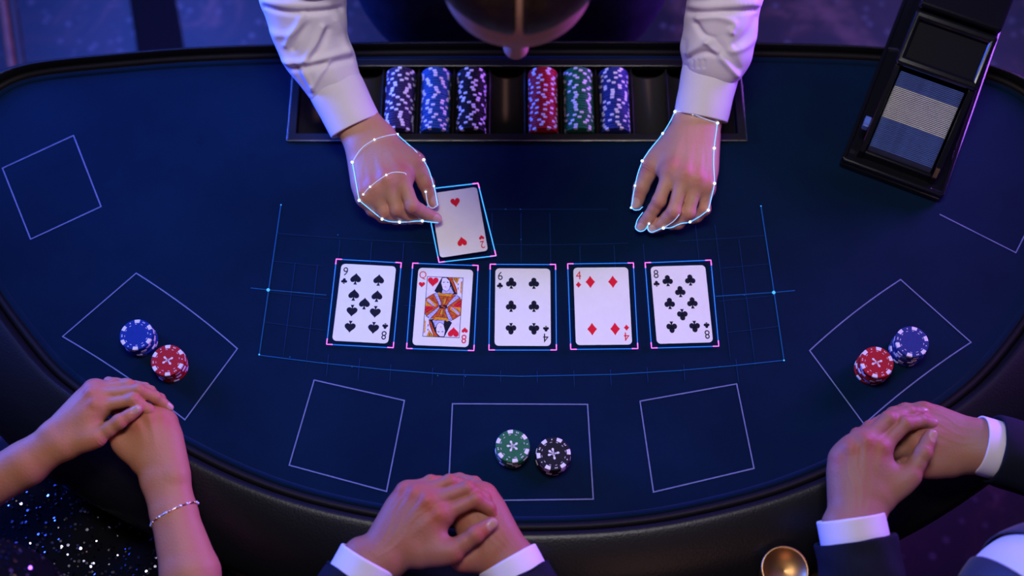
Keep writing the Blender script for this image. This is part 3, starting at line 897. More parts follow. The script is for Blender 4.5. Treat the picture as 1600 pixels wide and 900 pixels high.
def glyph(ch, red):
    if (ch, red) in GLYPH: return GLYPH[ch, red]
    cu = bpy.data.curves.new('glyph', 'FONT'); cu.body = ch; cu.align_x = 'CENTER'; cu.align_y = 'CENTER'; cu.size = 1.0
    o = bpy.data.objects.new('glyph', cu); C.objects.link(o)
    dg = bpy.context.evaluated_depsgraph_get()
    me = bpy.data.meshes.new_from_object(o.evaluated_get(dg))
    bpy.data.objects.remove(o); bpy.data.curves.remove(cu)
    co = np.array([v.co[:] for v in me.vertices])
    lo, hi = co.min(0), co.max(0)
    for v in me.vertices:
        v.co = ((v.co.x - (lo[0] + hi[0]) / 2) / (hi[1] - lo[1]), (v.co.y - (lo[1] + hi[1]) / 2) / (hi[1] - lo[1]), 0)
    me.materials.clear(); me.materials.append(MATS['print_red' if red else 'print_black'])
    GLYPH[ch, red] = me
    return me
def rounded_rect(w_, h_, r, n=6):
    out = []
    for cx, cy, a0 in ((w_ / 2 - r, h_ / 2 - r, 0), (-w_ / 2 + r, h_ / 2 - r, 90), (-w_ / 2 + r, -h_ / 2 + r, 180), (w_ / 2 - r, -h_ / 2 + r, 270)):
        for k in range(n + 1):
            a = math.radians(a0 + 90 * k / n); out.append((cx + r * math.cos(a), cy + r * math.sin(a)))
    return out
def slab(name, poly, z0, z1):
    n = len(poly)
    v = [(x, y, z0) for x, y in poly] + [(x, y, z1) for x, y in poly]
    f = [tuple(range(n))[::-1], tuple(range(n, 2 * n))] + [(i, (i + 1) % n, n + (i + 1) % n, n + i) for i in range(n)]
    return mesh(name, v, f)
CT_ = 0.0006
card_specs = [
    ('nine of spades card', [(534, 412.7), (618.5, 416.8), (606, 536.5), (519.8, 531.4)], 'spade', 'club', '9', '8',
     [(.29, .19, 1), (.71, .19, 1), (.29, .40, 1), (.71, .40, 1), (.5, .505, 1), (.29, .61, 0), (.71, .61, 0), (.29, .815, 0), (.71, .815, 0)], 'face-up nine of spades card, first of the row'),
    ('queen', [(654, 418.7), (739, 422.5), (732, 541.8), (644.6, 538.4)], 'heart', 'heart', 'Q', '8', [], 'face-up queen of hearts card with a coloured picture'),
    ('six', [(774, 419.7), (860, 420), (860.4, 540.4), (773, 539.9)], 'club', 'club', '6', '4',
     [(.29, .19, 1), (.70, .19, 1), (.29, .49, 1), (.70, .49, 1), (.29, .79, 0), (.70, .79, 0)], 'face-up six of clubs card in the middle of the row'),
    ('four', [(896, 419), (981.5, 417.8), (987.4, 538), (899.7, 539)], 'diamond', 'diamond', '4', '4',
     [(.30, .19, 1), (.71, .19, 1), (.30, .80, 0), (.71, .80, 0)], 'face-up four of diamonds card with four red pips'),
    ('eight', [(1016.9, 417.3), (1102.7, 413.9), (1113, 534.3), (1026, 537.7)], 'club', 'club', '8', '8',
     [(.29, .187, 1), (.70, .187, 1), (.5, .335, 1), (.29, .485, 1), (.70, .485, 1), (.5, .645, 0), (.29, .80, 0), (.70, .80, 0)], 'face-up eight of clubs card, last of the row'),
    ('two', [(671, 299), (740.5, 291.6), (768.4, 394.5), (687, 405)], 'heart', 'heart', None, '2', [(.5, .20, 1), (.5, .80, 0)], "face-up two of hearts card pinched in the dealer's fingers")]
CW, CL = 0.0862, 0.1305
card_me = slab('card', rounded_rect(CW, CL, 0.0065), 0, CT_)
card_me.materials.append(MATS['card_white'])
def put(name, me, parent, x, y, s, rot=0, z=CT_ + 0.00012):
    o = bpy.data.objects.new(name, me); C.objects.link(o); o.parent = parent
    o.location = (x, y, z); o.scale = (s if not isinstance(s, tuple) else s[0], s if not isinstance(s, tuple) else s[1], 1); o.rotation_euler = (0, 0, rot)
    return o
def court(card):
    """the printed queen: flat coloured areas on the card face, in card units (u right, v down)"""
    U = lambda u, v: ((u - .5) * CW, (.5 - v) * CL)
    z0 = CT_ + 0.00010
    def area_(name, pts, m, dz, both=True):
        polys = [[U(*p) for p in pts]]
        if both: polys.append([U(1 - p[0], 1 - p[1]) for p in pts])
        return polys, m, dz
    L = [
        area_('f', [(.17, .11), (.83, .11), (.83, .89), (.17, .89)], 'print_black', 0, False),
        area_('f', [(.18, .117), (.82, .117), (.82, .883), (.18, .883)], 'print_face', 1, False),
        area_('dress', [(.18, .40), (.30, .34), (.72, .34), (.82, .40), (.82, .5), (.18, .5)], 'print_orange', 2),
        area_('veil', [(.44, .117), (.56, .117), (.66, .20), (.74, .33), (.60, .345), (.36, .32), (.32, .30)], 'print_black', 3),
        area_('hood', [(.55, .117), (.63, .117), (.73, .27), (.74, .33), (.70, .30), (.62, .18)], 'print_orange', 4),
        area_('crown', [(.63, .117), (.76, .117), (.72, .20)], 'print_gold', 4),
        area_('face', [(.45, .125), (.52, .122), (.58, .16), (.60, .22), (.585, .275), (.54, .30), (.47, .275), (.435, .20)], 'print_face', 5),
        area_('neck', [(.54, .26), (.62, .23), (.68, .32), (.46, .325), (.47, .275)], 'print_blue', 4.5),
        area_('collar', [(.40, .31), (.44, .325), (.60, .33), (.66, .32), (.62, .37), (.40, .36)], 'print_gold', 6),
        area_('band1', [(.31, .335), (.38, .325), (.46, .45), (.46, .5), (.43, .5), (.40, .44)], 'print_blue', 6),
        area_('band2', [(.72, .335), (.80, .365), (.66, .45), (.58, .5), (.55, .5), (.60, .44)], 'print_blue', 6),
        area_('sleeve1', [(.18, .44), (.25, .40), (.37, .46), (.38, .5), (.18, .5)], 'print_gold', 5),
        area_('sleeve2', [(.70, .47), (.82, .41), (.82, .5), (.68, .5)], 'print_red', 5),
        area_('stripe1', [(.19, .42), (.22, .40), (.36, .495), (.31, .5)], 'print_blue', 5.5),
        area_('inner', [(.46, .40), (.56, .40), (.53, .46), (.49, .46)], 'print_gold', 6),
        area_('clasp', [(.43, .478), (.57, .478), (.57, .5), (.43, .5)], 'print_black', 7),
        area_('claspd', [(.455, .485), (.50, .485), (.50, .5), (.455, .5)], 'print_orange', 7.5),
        area_('quill', [(.79, .16), (.815, .16), (.815, .33), (.79, .30)], 'print_gold', 5),
        area_('eye1', [(.465, .178), (.495, .174), (.495, .186), (.468, .188)], 'print_black', 7),
        area_('eye2', [(.535, .172), (.57, .176), (.568, .184), (.536, .184)], 'print_black', 7),
        area_('mouth', [(.50, .238), (.53, .236), (.53, .243), (.50, .245)], 'print_red', 7),
        area_('mark1', [(.735, .19), (.75, .19), (.75, .21), (.735, .21)], 'print_black', 5),
        area_('mark2', [(.738, .24), (.752, .24), (.752, .27), (.738, .27)], 'print_black', 5)]
    def ln(a, b, w_=.0045, m='print_black'):
        d_ = math.hypot(b[0] - a[0], (b[1] - a[1]) * 1.5) + 1e-9; nx, ny = -(b[1] - a[1]) * 1.5 / d_ * w_, (b[0] - a[0]) / d_ * w_ / 1.5
        return area_('ln', [(a[0] + nx, a[1] + ny), (b[0] + nx, b[1] + ny), (b[0] - nx, b[1] - ny), (a[0] - nx, a[1] - ny)], m, 8)
    for pl in ([(.31, .335), (.40, .44), (.43, .5)], [(.38, .325), (.46, .45), (.46, .5)], [(.72, .335), (.60, .44), (.55, .5)], [(.80, .365), (.66, .45), (.58, .5)],
               [(.18, .40), (.30, .34), (.40, .31)], [(.82, .40), (.74, .345)], [(.40, .36), (.62, .37)], [(.25, .40), (.37, .46)], [(.21, .45), (.33, .5)], [(.70, .47), (.82, .41)], [(.74, .49), (.82, .45)],
               [(.435, .20), (.47, .275), (.54, .30), (.585, .275), (.60, .22)], [(.68, .32), (.60, .22)], [(.63, .117), (.74, .33)], [(.47, .39), (.49, .46)], [(.56, .39), (.53, .46)], [(.50, .37), (.50, .45)],
               [(.66, .125), (.70, .17)], [(.70, .125), (.72, .16)]):
        for a_, b_ in zip(pl[:-1], pl[1:]): L.append(ln(a_, b_))
    for k in range(5):
        L.append(ln((.335 + .024 * k, .345 + .03 * k), (.37 + .02 * k, .345 + .03 * k), .003, 'print_black'))
        L.append(ln((.77 - .038 * k, .365 + .025 * k), (.73 - .036 * k, .365 + .025 * k), .003, 'print_black'))
        L.append(ln((.22 + .03 * k, .43 + .01 * k), (.20 + .03 * k, .46 + .01 * k), .003, 'print_red'))
    v, f, mi, ms = [], [], [], []
    for polys, m, dz in L:
        if m not in ms: ms.append(m)
        for p in polys:
            A = sum(p[i][0] * p[(i + 1) % len(p)][1] - p[(i + 1) % len(p)][0] * p[i][1] for i in range(len(p)))
            if A < 0: p = p[::-1]
            f.append(tuple(range(len(v), len(v) + len(p)))); v += [(x, y, z0 + dz * 0.00003) for x, y in p]; mi.append(ms.index(m))
    o = link('court_picture', mesh('court_picture', v, f, mi), ms, card, world=False)
    o['label'] = 'printed double-headed queen in orange, gold and blue'
    for u, v_, up in ((.285, .185, 1), (.715, .815, 0)):
        put('court_pip', PIP['heart'], o, (u - .5) * CW, (.5 - v_) * CL, .017, 0 if up else math.pi, CT_ + 0.0004)
for nm, cs, suit, csuit, ix, ix2, pips, lab in card_specs:
    h = 0.0012 if nm != 'two' else 0.010
    q = [P(x, y, h) for x, y in cs]
    c = sum(q, Vector()) / 4
    dv_ = ((q[1] - q[0]).normalized() + (q[2] - q[3]).normalized())
    rot = math.atan2(dv_.y, dv_.x)
    if nm != 'two':
        up_ = ((q[0] - q[3]) + (q[1] - q[2])); rot = 0.5 * (rot + math.atan2(up_.y, up_.x) - math.pi / 2)
    else:
        up_ = ((q[0] - q[3]) + (q[1] - q[2])); rot = 0.5 * (rot + math.atan2(up_.y, up_.x) - math.pi / 2)
    o = bpy.data.objects.new('playing_card', card_me); C.objects.link(o)
    o.location = (c.x, c.y, T + 0.0008 if nm != 'two' else T + h)
    o.rotation_euler = (0, 0, rot)
    if nm == 'two': o.scale = (0.885, 0.885, 1)
    tag(o, lab, 'playing card', 'face-up cards in the row' if nm != 'two' else None)
    CARD2 = o
    red = suit in ('heart', 'diamond')
    for u, v_, up in pips:
        put('pip', PIP[suit], o, (u - .5) * CW, (.5 - v_) * CL, (.0172, .0196), 0 if up else math.pi)
    if ix:
        put('corner_index', glyph(ix, red), o, -.41 * CW, .40 * CL, (.0122, .0142))
        put('corner_pip', PIP[csuit], o, -.415 * CW, .275 * CL, .0100)
    put('corner_index', glyph(ix2, red), o, .41 * CW, -.40 * CL, (.0122, .0142), math.pi)
    put('corner_pip', PIP[csuit], o, .415 * CW, -.285 * CL, .0096, math.pi)
    if nm == 'queen': court(o)

# ------------------------------------------------------------------ glowing frames around the cards
frames = [([(525.5, 405), (627, 410.8), (614.5, 543.5), (510.4, 538)], 'nine of spades'), ([(645, 411.4), (747, 415), (740.4, 548), (635.3, 544.6)], 'queen of hearts'),
          ([(766, 413), (868, 413.4), (869.4, 547), (764, 547)], 'six of clubs'), ([(887, 412.4), (989.6, 411), (996.6, 544.8), (891.8, 546)], 'four of diamonds'),
          ([(1008, 410.7), (1110.7, 406.6), (1123, 541), (1018, 544)], 'eight of clubs'), ([(663, 296), (747, 286.5), (775, 399.6), (686, 410)], 'two of hearts')]
for cs, nm in frames:
    two = nm.startswith('two'); h = 0.0022 if not two else 0.0095
    q = [P(x, y, h) for x, y in cs]; c = sum(q, Vector()) / 4
    fr = empty('neon_outline', (c.x, c.y, T), f'thin glowing blue outline with pink corners around the {nm} card', 'light outline', 'glowing card outlines')
    for i in range(4):
        a, b = q[i], q[(i + 1) % 4]
        wire('light_line', [a, b], 0.00062 if not two else 0.0008, 'neon_blue' if not two else 'neon_cyan', fr)
    for i in range(4):
        if two and i == 0: continue
        a = q[i]; p_ = q[i - 1]; n_ = q[(i + 1) % 4]; up = Vector((0, 0, 0.0006))
        wire('corner_bracket', [a + (p_ - a).normalized() * .009 + up, a + up, a + (n_ - a).normalized() * .009 + up], 0.0009, 'neon_magenta', fr)

# ------------------------------------------------------------------ glowing grid on the felt
grid = empty('light_grid', tuple(P(815, 460)), 'large faint glowing blue grid on the felt around the cards', 'light grid')
def gline(pts, m='grid_dim', r=0.0005):
    wire('grid_line', [P(x, y, 0.0003) for x, y in pts], r, m, grid, n=4)
gline([(439, 320), (422, 437), (405, 555)], 'grid_line', 0.0007)
gline([(1189, 322), (1207, 440), (1225, 563)], 'grid_line', 0.0007)
gline([(405, 555), (500, 567), (597, 577), (700, 585), (815, 588)], 'grid_line', 0.0006)
gline([(815, 588), (960, 585), (1060, 579), (1140, 572), (1225, 563)], 'grid_line', 0.0006)
gline([(392, 450), (419, 453), (510, 461)], 'grid_line', 0.0006)
gline([(1118, 463), (1209, 457), (1242, 454)], 'grid_line', 0.0006)
def hz_line(f_, m='grid_dim', x0=0., x1=1.):
    a = (439 + (405 - 439) * f_, 320 + 235 * f_); b = (1189 + 36 * f_, 322 + 241 * f_)
    bow = 12 + 22 * f_
    return [(a[0] + (b[0] - a[0]) * t, a[1] + (b[1] - a[1]) * t + bow * 4 * t * (1 - t)) for t in np.linspace(x0, x1, 13)]
for f_, rng_ in ((0.19, ((0., .33), (.42, .72), (.82, 1.))), (0.375, ((0., .10), (.9, 1.))), (0.58, ((0., .12), (.27, .31), (.43, .47), (.59, .62), (.89, 1.))), (0.78, ((0., .12), (.9, 1.)))):
    for a, b in rng_: gline(hz_line(f_, x0=a, x1=b))
gline([(735, 327), (792, 327), (858, 327), (950, 327)]); 
for x_, f0, f1 in ((.045, .37, 1.0), (.09, .37, 1.04), (.13, .20, .36), (.195, .2, .36), (.13, .93, 1.07), (.19, .93, 1.07), (.26, .20, .33), (.25, .95, 1.06), (.33, .95, 1.06), (.39, .95, 1.06), (.46, .95, 1.02),
                   (.44, 0., .28), (.50, 0., .3), (.56, .0, .35), (.62, .2, .36), (.69, .2, .35), (.75, .2, .35), (.53, .95, 1.02), (.60, .95, 1.05), (.67, .95, 1.05), (.74, .95, 1.04), (.81, .95, 1.05),
                   (.86, .1, .34), (.9, .1, .95), (.945, .2, 1.0), (.91, .95, 1.1)):
    gline([hz_line(f_)[0] if False else tuple(np.array(hz_line(f_, x0=x_, x1=x_)[0])) for f_ in np.linspace(f0, f1, 6)])
for px, py, r in ((419, 453, .0042), (1209, 457, .0042), (405, 554, .002), (1225, 563, .002), (439, 320, .0015), (1189, 322, .0015)):
    ball('grid_node', P(px, py, 0.002), r * 0.62, 'neon_cyan', grid)
for px, py in ((453, 558), (503, 567), (550, 573), (1063, 579), (1125, 573), (1180, 568), (467, 457), (1163, 461), (433, 363), (814, 374), (790, 327), (813, 327), (528, 367), (684, 587), (727, 588), (815, 588)):
    ball('grid_node', P(px, py, 0.0012), 0.0010, 'grid_line', grid)

# ------------------------------------------------------------------ card shoe
A0, A1 = P(1313, 252, 0.012), P(1470, 316, 0.012)
dirx = (A1 - A0); dirx.z = 0; SW = dirx.length; dirx.normalize()
rz = math.atan2(dirx.y, dirx.x)
rz = -math.radians(24.0)
shoe = empty('card_shoe', ((A0.x + A1.x) / 2, (A0.y + A1.y) / 2, T), 'glossy black card dealing shoe standing on the felt and rail', 'card shoe', rot=(0, 0, rz))
SL = 0.40
def shp(name, bm, m, smooth=False, parent=None):
    return link(name, bm_mesh(name, bm), m, parent or shoe, smooth, world=False)
W2 = SW / 2
shp('base', box_bm(SW, SL, 0.014, 0.005, 3, (0, SL / 2, 0.0075)), 'gloss_black')
# front rim and side walls (side profile polygons with thickness)
def wall(name, x0, x1, prof, m):
    bm = bmesh.new()
    a = [bm.verts.new((x0, y, z)) for y, z in prof]; b = [bm.verts.new((x1, y, z)) for y, z in prof]
    bm.faces.new(a); bm.faces.new(b)
    for i in range(len(prof)):
        j = (i + 1) % len(prof); bm.faces.new((a[i], a[j], b[j], b[i]))
    bmesh.ops.recalc_face_normals(bm, faces=bm.faces)
    bmesh.ops.bevel(bm, geom=bm.edges[:], offset=0.0013, segments=2, affect='EDGES', profile=0.5)
    return shp(name, bm, m)
wall('outer_rim', -W2, -W2 + 0.006, [(0.004, 0.010), (0.004, 0.023), (0.395, 0.023), (0.395, 0.010)], 'gloss_black')
wall('outer_rim', W2 - 0.006, W2, [(0.004, 0.010), (0.004, 0.023), (0.395, 0.023), (0.395, 0.010)], 'gloss_black')
shp('front_lip', box_bm(SW - 0.004, 0.009, 0.014, 0.003, 2, (0, 0.006, 0.016)), 'gloss_black')
side = [(0.020, 0.012), (0.020, 0.034), (0.032, 0.046), (0.142, 0.113), (0.215, 0.146), (0.395, 0.19), (0.395, 0.012)]
IN = 0.0555
wall('side_wall', -IN - 0.009, -IN, side, 'gloss_black')
wall('side_wall', IN, IN + 0.009, side, 'gloss_black')
shp('front_gate', box_bm(2 * IN, 0.007, 0.020, 0.002, 2, (0, 0.026, 0.022)), 'gloss_black')
# sloped lid: a rounded frame with a sunk dark panel, then the closed rear cover
def sloped(y0, z0, y1, z1, x0, x1, th, bev, name, m):
    L = math.hypot(y1 - y0, z1 - z0); a = math.atan2(z1 - z0, y1 - y0)
    bm = box_bm(x1 - x0, L, th, bev, 3)
    bmesh.ops.rotate(bm, cent=(0, 0, 0), matrix=Matrix.Rotation(a, 3, 'X'), verts=bm.verts)
    bmesh.ops.translate(bm, vec=((x0 + x1) / 2, (y0 + y1) / 2, (z0 + z1) / 2), verts=bm.verts)
    return shp(name, bm, m)
zs = lambda y: 0.117 + (y - 0.145) * 0.45
sloped(0.142, zs(.142), 0.156, zs(.156), -0.066, 0.066, 0.014, 0.005, 'lid_front_bar', 'gloss_black')
sloped(0.212, zs(.212), 0.226, zs(.226), -0.066, 0.066, 0.014, 0.005, 'lid_rear_bar', 'gloss_black')
sloped(0.146, zs(.146), 0.222, zs(.222), -0.066, -0.055, 0.014, 0.005, 'lid_side_bar', 'gloss_black')
sloped(0.146, zs(.146), 0.222, zs(.222), 0.055, 0.066, 0.014, 0.005, 'lid_side_bar', 'gloss_black')
sloped(0.150, zs(.150) - .005, 0.218, zs(.218) - .005, -0.056, 0.056, 0.003, 0, 'lid_panel', 'satin_black')
sloped(0.228, zs(.228) + .004, 0.395, zs(.228) + 0.052, -0.066, 0.066, 0.020, 0.006, 'rear_cover', 'gloss_black')
shp('rear_wall', box_bm(2 * IN + .016, 0.006, 0.178, 0.002, 2, (0, 0.394, 0.103)), 'gloss_black')
shp('card_stop', box_bm(0.010, 0.020, 0.012, 0.0015, 2, (-IN - 0.0145, 0.062, 0.052)), 'edge_shade_and_stop_blue')
# cards standing in the shoe, their long edges showing
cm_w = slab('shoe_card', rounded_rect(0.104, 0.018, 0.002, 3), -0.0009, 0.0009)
cm_w.polygons[0].material_index = 1; cm_w.polygons[1].material_index = 1  # dark faces paint the shaded gaps between the card edges
cm_b = cm_w.copy(); cm_w.materials.append(MATS['card_edge_white']); cm_b.materials.append(MATS['edge_shade_and_stop_blue'])
cm_w.materials.append(MATS['card_gap_shade']); cm_b.materials.append(MATS['card_gap_shade'])
NC = 46
for k in range(NC):
    t = k / (NC - 1)
    y = 0.036 + t * (0.140 - 0.036); z = 0.037 + t * (0.105 - 0.037)
    blue = k < 18 or k >= 37  # lid shade and cover tint painted into the end cards' edges
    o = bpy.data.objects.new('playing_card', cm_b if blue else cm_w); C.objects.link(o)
    lean = math.radians(72)
    M = Matrix.Translation((0, y, z)) @ Matrix.Rotation(lean, 4, 'X') @ Matrix.Translation((0, -0.009, 0))
    o.matrix_world = Matrix.LocRotScale(shoe.location, shoe.rotation_euler, None) @ M
    where = 'from the shoe mouth' if k < 23 else 'from the shoe lid'
    tag(o, f"{'blue' if blue else 'white'} card edge in the shoe, {ORD[k if k < 23 else NC - 1 - k]} {where}", 'playing card', 'cards stacked in the shoe')

# ------------------------------------------------------------------ brass cup holder at the rail
bp = P(1227, 890, 0.022)
cup = empty('cup_holder', (bp.x, bp.y, T - 0.067), 'round polished brass cup holder dish on the outer edge of the rail', 'cup holder')
me = lathe('bowl', [(0.020, 0), (0.026, 0.002), (0.030, 0.06), (0.031, 0.082), (0.0335, 0.086), (0.0335, 0.089), (0.0305, 0.089), (0.0295, 0.087), (0.012, 0.080), (0.0005, 0.0775)], 48, False)
link('bowl', me, 'brass', cup, smooth=True, world=False)
link('bracket', bm_mesh('bracket', box_bm(0.014, 0.06, 0.005, 0.001, 1, (0, 0.05, 0.004))), 'brass', cup, world=False)

# ------------------------------------------------------------------ background behind the table

# ------------------------------------------------------------------ people
def Zm(ox, oy, s):
    def f(q, *more):
        return np.array(P(ox + q[0] / s, oy + q[1] / s, q[2] / 1000.0))
    return f
def joints(Z, d):
    out = {}
    for k, v in d.items():
        if k.startswith('nail') or k == 'dorsal': out[k] = v
        elif isinstance(v, list): out[k] = [Z(q) for q in v]
        else: out[k] = Z(v)
    return out
def arm_from(J, stations):
    """forearm stations (centre, half spread, radius); the spread keeps the wrist's direction"""
    d = unit(np.array(J['wu']) - np.array(J['wr']))
    return [(np.array(c) - d * sp, np.array(c) + d * sp, r) for c, sp, r in stations]

z3, z4, z5, z6, z7 = Zm(520, 150, 3.3333), Zm(950, 150, 3.913), Zm(0, 560, 2.647), Zm(470, 720, 3.721), Zm(1180, 600, 3.0)
W = lambda x, y, h: np.array((x, y, T + h))

def head_parts(c, up, fc, S, vox=0.0032, parting=False):
    """head with a face; returns skin (v, f, tone) and hair (v, f)"""
    c = np.array(c, float); u = unit(up); f = unit(np.array(fc) - (np.array(fc) @ u) * u); s = np.cross(f, u)
    Fd = Field(c - 0.185 * S, c + 0.185 * S, vox); G = Fd.blank()
    L = lambda a, b, d: c + S * (a * s + b * f + d * u)
    ax = [s, f, u]
    E = lambda p, r, k=0.012, sub=False: Fd.ell(G, L(*p), ax, [S * q for q in r], k * S, sub)
    E((0, -.010, .012), (.079, .094, .088))
    E((0, .030, .028), (.070, .059, .052), 0.02)                  # forehead
    E((0, .036, -.055), (.056, .048, .072), 0.03)
    E((0, .070, -.112), (.024, .020, .018), 0.02)
    for q in (-1, 1):
        E((q * .042, .052, -.045), (.020, .022, .024), 0.02)       # cheeks
        E((q * .031, .088, -.012), (.019, .014, .012), 0.010, True)  # eye sockets
        E((q * .031, .076, -.013), (.0125, .0125, .0115), 0.003)    # eyeballs
        E((q * .027, .076, .006), (.019, .007, .006), 0.010)        # brow
        E((q * .077, -.006, -.022), (.008, .018, .030), 0.008)      # ear
        E((q * .013, .098, -.048), (.0085, .009, .007), 0.006)      # nostril wing
    Fd.cone(G, L(0, .088, .000), L(0, .113, -.040), .0085 * S, .0125 * S, 0.010 * S)
    E((0, .113, -.044), (.0125, .0115, .010), 0.006)
    E((0, .090, -.074), (.023, .010, .0055), 0.005)
    E((0, .089, -.084), (.020, .010, .0065), 0.005)
    Fd.cone(G, L(0, -.015, -.06), L(0, -.03, -.16), .056 * S, .058 * S, 0.03 * S)
    v, fa = Fd.mesh(G, 2)
    q = (v - c) / S; x, y, z = q @ s, q @ f, q @ u
    tone = np.zeros((len(v), 2))
    lip = np.exp(-((x / .022) ** 4 + ((z + .079) / .009) ** 4)) * (y > .07)
    tone[:, 0] = np.clip(lip + 0.5 * np.exp(-((z + .044) / .014) ** 2 - (x / .016) ** 2) * (y > .09), 0, 1)
    H = Fd.blank()
    Fd.ell(H, L(0, -.013, .015), ax, [S * .0855, S * .102, S * .096], 0.004)
    for q_ in (-1, 1): Fd.ell(H, L(q_ * .045, -.035, .02), ax, [S * .045, S * .085, S * .085], 0.02)
    x_, y_, z_ = Fd.grid((slice(None),) * 3)
    n_ = unit(0.98 * f - 0.20 * u); p0 = L(0, .066, .070)
    side = np.abs((x_ - c[0]) * s[0] + (y_ - c[1]) * s[1] + (z_ - c[2]) * s[2]) / S
    pl = (x_ - p0[0]) * n_[0] + (y_ - p0[1]) * n_[1] + (z_ - p0[2]) * n_[2] + 4.0 * S * side ** 2
    H = np.maximum(H, pl.astype(np.float32))
    if parting: H = np.maximum(H, (0.0030 * S - S * side).astype(np.float32) + 0 * H)      # parting
    hv, hf = Fd.mesh(H, 2)
    return (v, fa, tone), (hv, hf)

def coarse(lo, hi, vox, build, smooth=3):
    Fd = Field(lo, hi, vox); G = Fd.blank(); build(Fd, G); return Fd.mesh(G, smooth)

def folds(fold_list, amp, tot):
    """displacement that raises ridges (amp>0) or presses creases along traced lines on the upper side of the cloth"""
    lines = [(catmull(pl, 10) if len(pl) > 2 else np.array([np.array(pl[0]) + (np.array(pl[1]) - np.array(pl[0])) * t for t in np.linspace(0, 1, 14)]), a, wd) for pl, a, wd in fold_list]
    def fn(v, n):
        p = proj(v); out = np.zeros(len(v))
        view = np.array(cam.location) - v; view /= np.linalg.norm(view, axis=1, keepdims=True)
        fr = np.clip((n * view).sum(1) * 1.6, 0, 1)
        for ln, a, wd in lines:
            d = np.sqrt(((p[:, None] - ln[None]) ** 2).sum(2)).min(1)
            out += a * np.exp(-(d / wd) ** 2)
        ph = v @ np.array((31., 17., 23.)); ph2 = v @ np.array((-19., 44., 13.)); ph3 = v @ np.array((70., 35., -50.))
        out = out * fr + tot * (np.sin(ph * 2.2) * np.sin(ph2 * 1.9 + 1.3) + 0.5 * np.sin(ph3 * 1.7 + ph2))
        return n * out[:, None]
    return fn

def cloth_part(name, path, rads, m, parent, fold=None, amp=0.0008, thick=0.003, squash=0.86, nseg=96, per=22):
    v, f = tube_cloth(path, rads, nseg, per, folds(fold or [], 1, amp), squash=squash, thick=thick)
    return link(name, np_mesh(name, [(v, orient(v, f))]), m, parent)

# ---------------------------------------------------------------- dealer
dealer = empty('person', (0.0, 0.66, 0.0), 'dealer in white shirt and dark vest leaning over the table, dealing', 'person')
JR = joints(z3, {'wr': (246, 214, 56), 'wu': (152, 278, 54),
    'i': [(352, 412, 68), (414, 572, 57), (484, 612, 35), (556, 645, 22)],
    'm': [(280, 438, 71), (335, 588, 48), (400, 630, 28), (470, 642, 15)],
    'r': [(214, 478, 65), (267, 600, 42), (325, 635, 25), (390, 645, 15)],
    'p': [(163, 512, 57), (206, 592, 36), (258, 630, 22), (310, 645, 15)],
    't': [(300, 285, 48), (428, 348, 55), (484, 455, 41), (526, 572, 21)], 'nail_t': (0.35, 0.15, 0.9), 'nail_i': (0.2, -0.45, 0.85)})
el_r = np.array(P(473, -20, 0.198))
hand_r = make_hand(JR, 1.20, 0.0015, 0.0003, bulk=0.93, wr=0.0195, arm=arm_from(JR, [(P(556, 190, .060), 0.010, 0.0245), (P(524, 134, .088), 0.008, 0.027), (P(489, 60, .140), .006, .032)]))
JL = joints(z4, {'wr': (487, 132, 56), 'wu': (598, 163, 54),
    'i': [(385, 452, 68), (312, 640, 52), (252, 738, 30), (190, 812, 13)],
    'm': [(466, 485, 72), (402, 704, 50), (328, 778, 27), (258, 818, 13)],
    'r': [(545, 515, 69), (492, 712, 46), (432, 775, 25), (375, 792, 13)],
    'p': [(604, 548, 60), (590, 690, 40), (545, 738, 24), (505, 760, 14)],
    't': [(410, 275, 46), (266, 425, 44), (204, 560, 29), (168, 682, 13)], 'nail_t': (-0.3, -0.2, 0.9), 'nail_i': (-0.1, -0.4, 0.9), 'nail_m': (-0.1, -0.5, 0.85)})
el_l = np.array(P(1133, -20, 0.198))
hand_l = make_hand(JL, 1.14, 0.0015, 0.0004, bulk=0.95, wr=0.0195, arm=arm_from(JL, [(P(1095, 178, .060), 0.010, 0.0245), (P(1109, 116, .090), 0.008, 0.027), (P(1125, 50, .145), .006, .032)]))
hc = np.array(P(808, -80, 0.56))
head, hair = head_parts(hc, (0.02, -0.787, 0.617), (0.0, -0.617, -0.787), 1.22, parting=True)
sh_l, sh_r = W(0.19, 0.50, 0.40), W(-0.19, 0.50, 0.40)
def bd(Fd, G):
    Fd.cone(G, W(0, .70, -.12), W(0, .62, .22), .09, .09, .05)
    Fd.cone(G, sh_l, sh_r, .045, .045, .03); Fd.cone(G, W(0, .50, .42), hc + np.array((0, .10, -.08)), .06, .055, .03)
    for s_, e_ in ((sh_l, el_l), (sh_r, el_r)): Fd.cone(G, s_, e_, .042, .040, .03)
    Fd.cone(G, el_r, P(495, 70, .134), .040, .030, .02); Fd.cone(G, el_l, P(1122, 60, .138), .040, .030, .02)
    for q in (-1, 1):
        Fd.cone(G, W(q * .09, .72, -.12), np.array((q * .1, .74, .06)), .08, .045, .03)
dealer_body = coarse((-.45, .05, 0.0), (.45, .92, T + .62), 0.009, bd)
body = link('body', np_mesh('body', [hand_r, hand_l, head, dealer_body], 'skin_tone'), 'skin_dealer', dealer)
body_bvh = BVHTree.FromPolygons([tuple(p) for p in np.concatenate([hand_r[0], hand_l[0]])], [tuple(int(i) for i in q) for q in np.concatenate([hand_r[1], hand_l[1] + len(hand_r[0])])])
link('hair', np_mesh('hair', [hair]), 'hair_brown', dealer)
def shirt_b(Fd, G):
    Fd.cone(G, sh_l, sh_r, .078, .078, .05)
    Fd.cone(G, W(-.11, .56, .30), W(.11, .56, .30), .12, .12, .05)
    for s_, e_ in ((sh_l, W(.285, .47, .30)), (sh_r, W(-.285, .46, .30))): Fd.cone(G, s_, e_, .084, .078, .03)
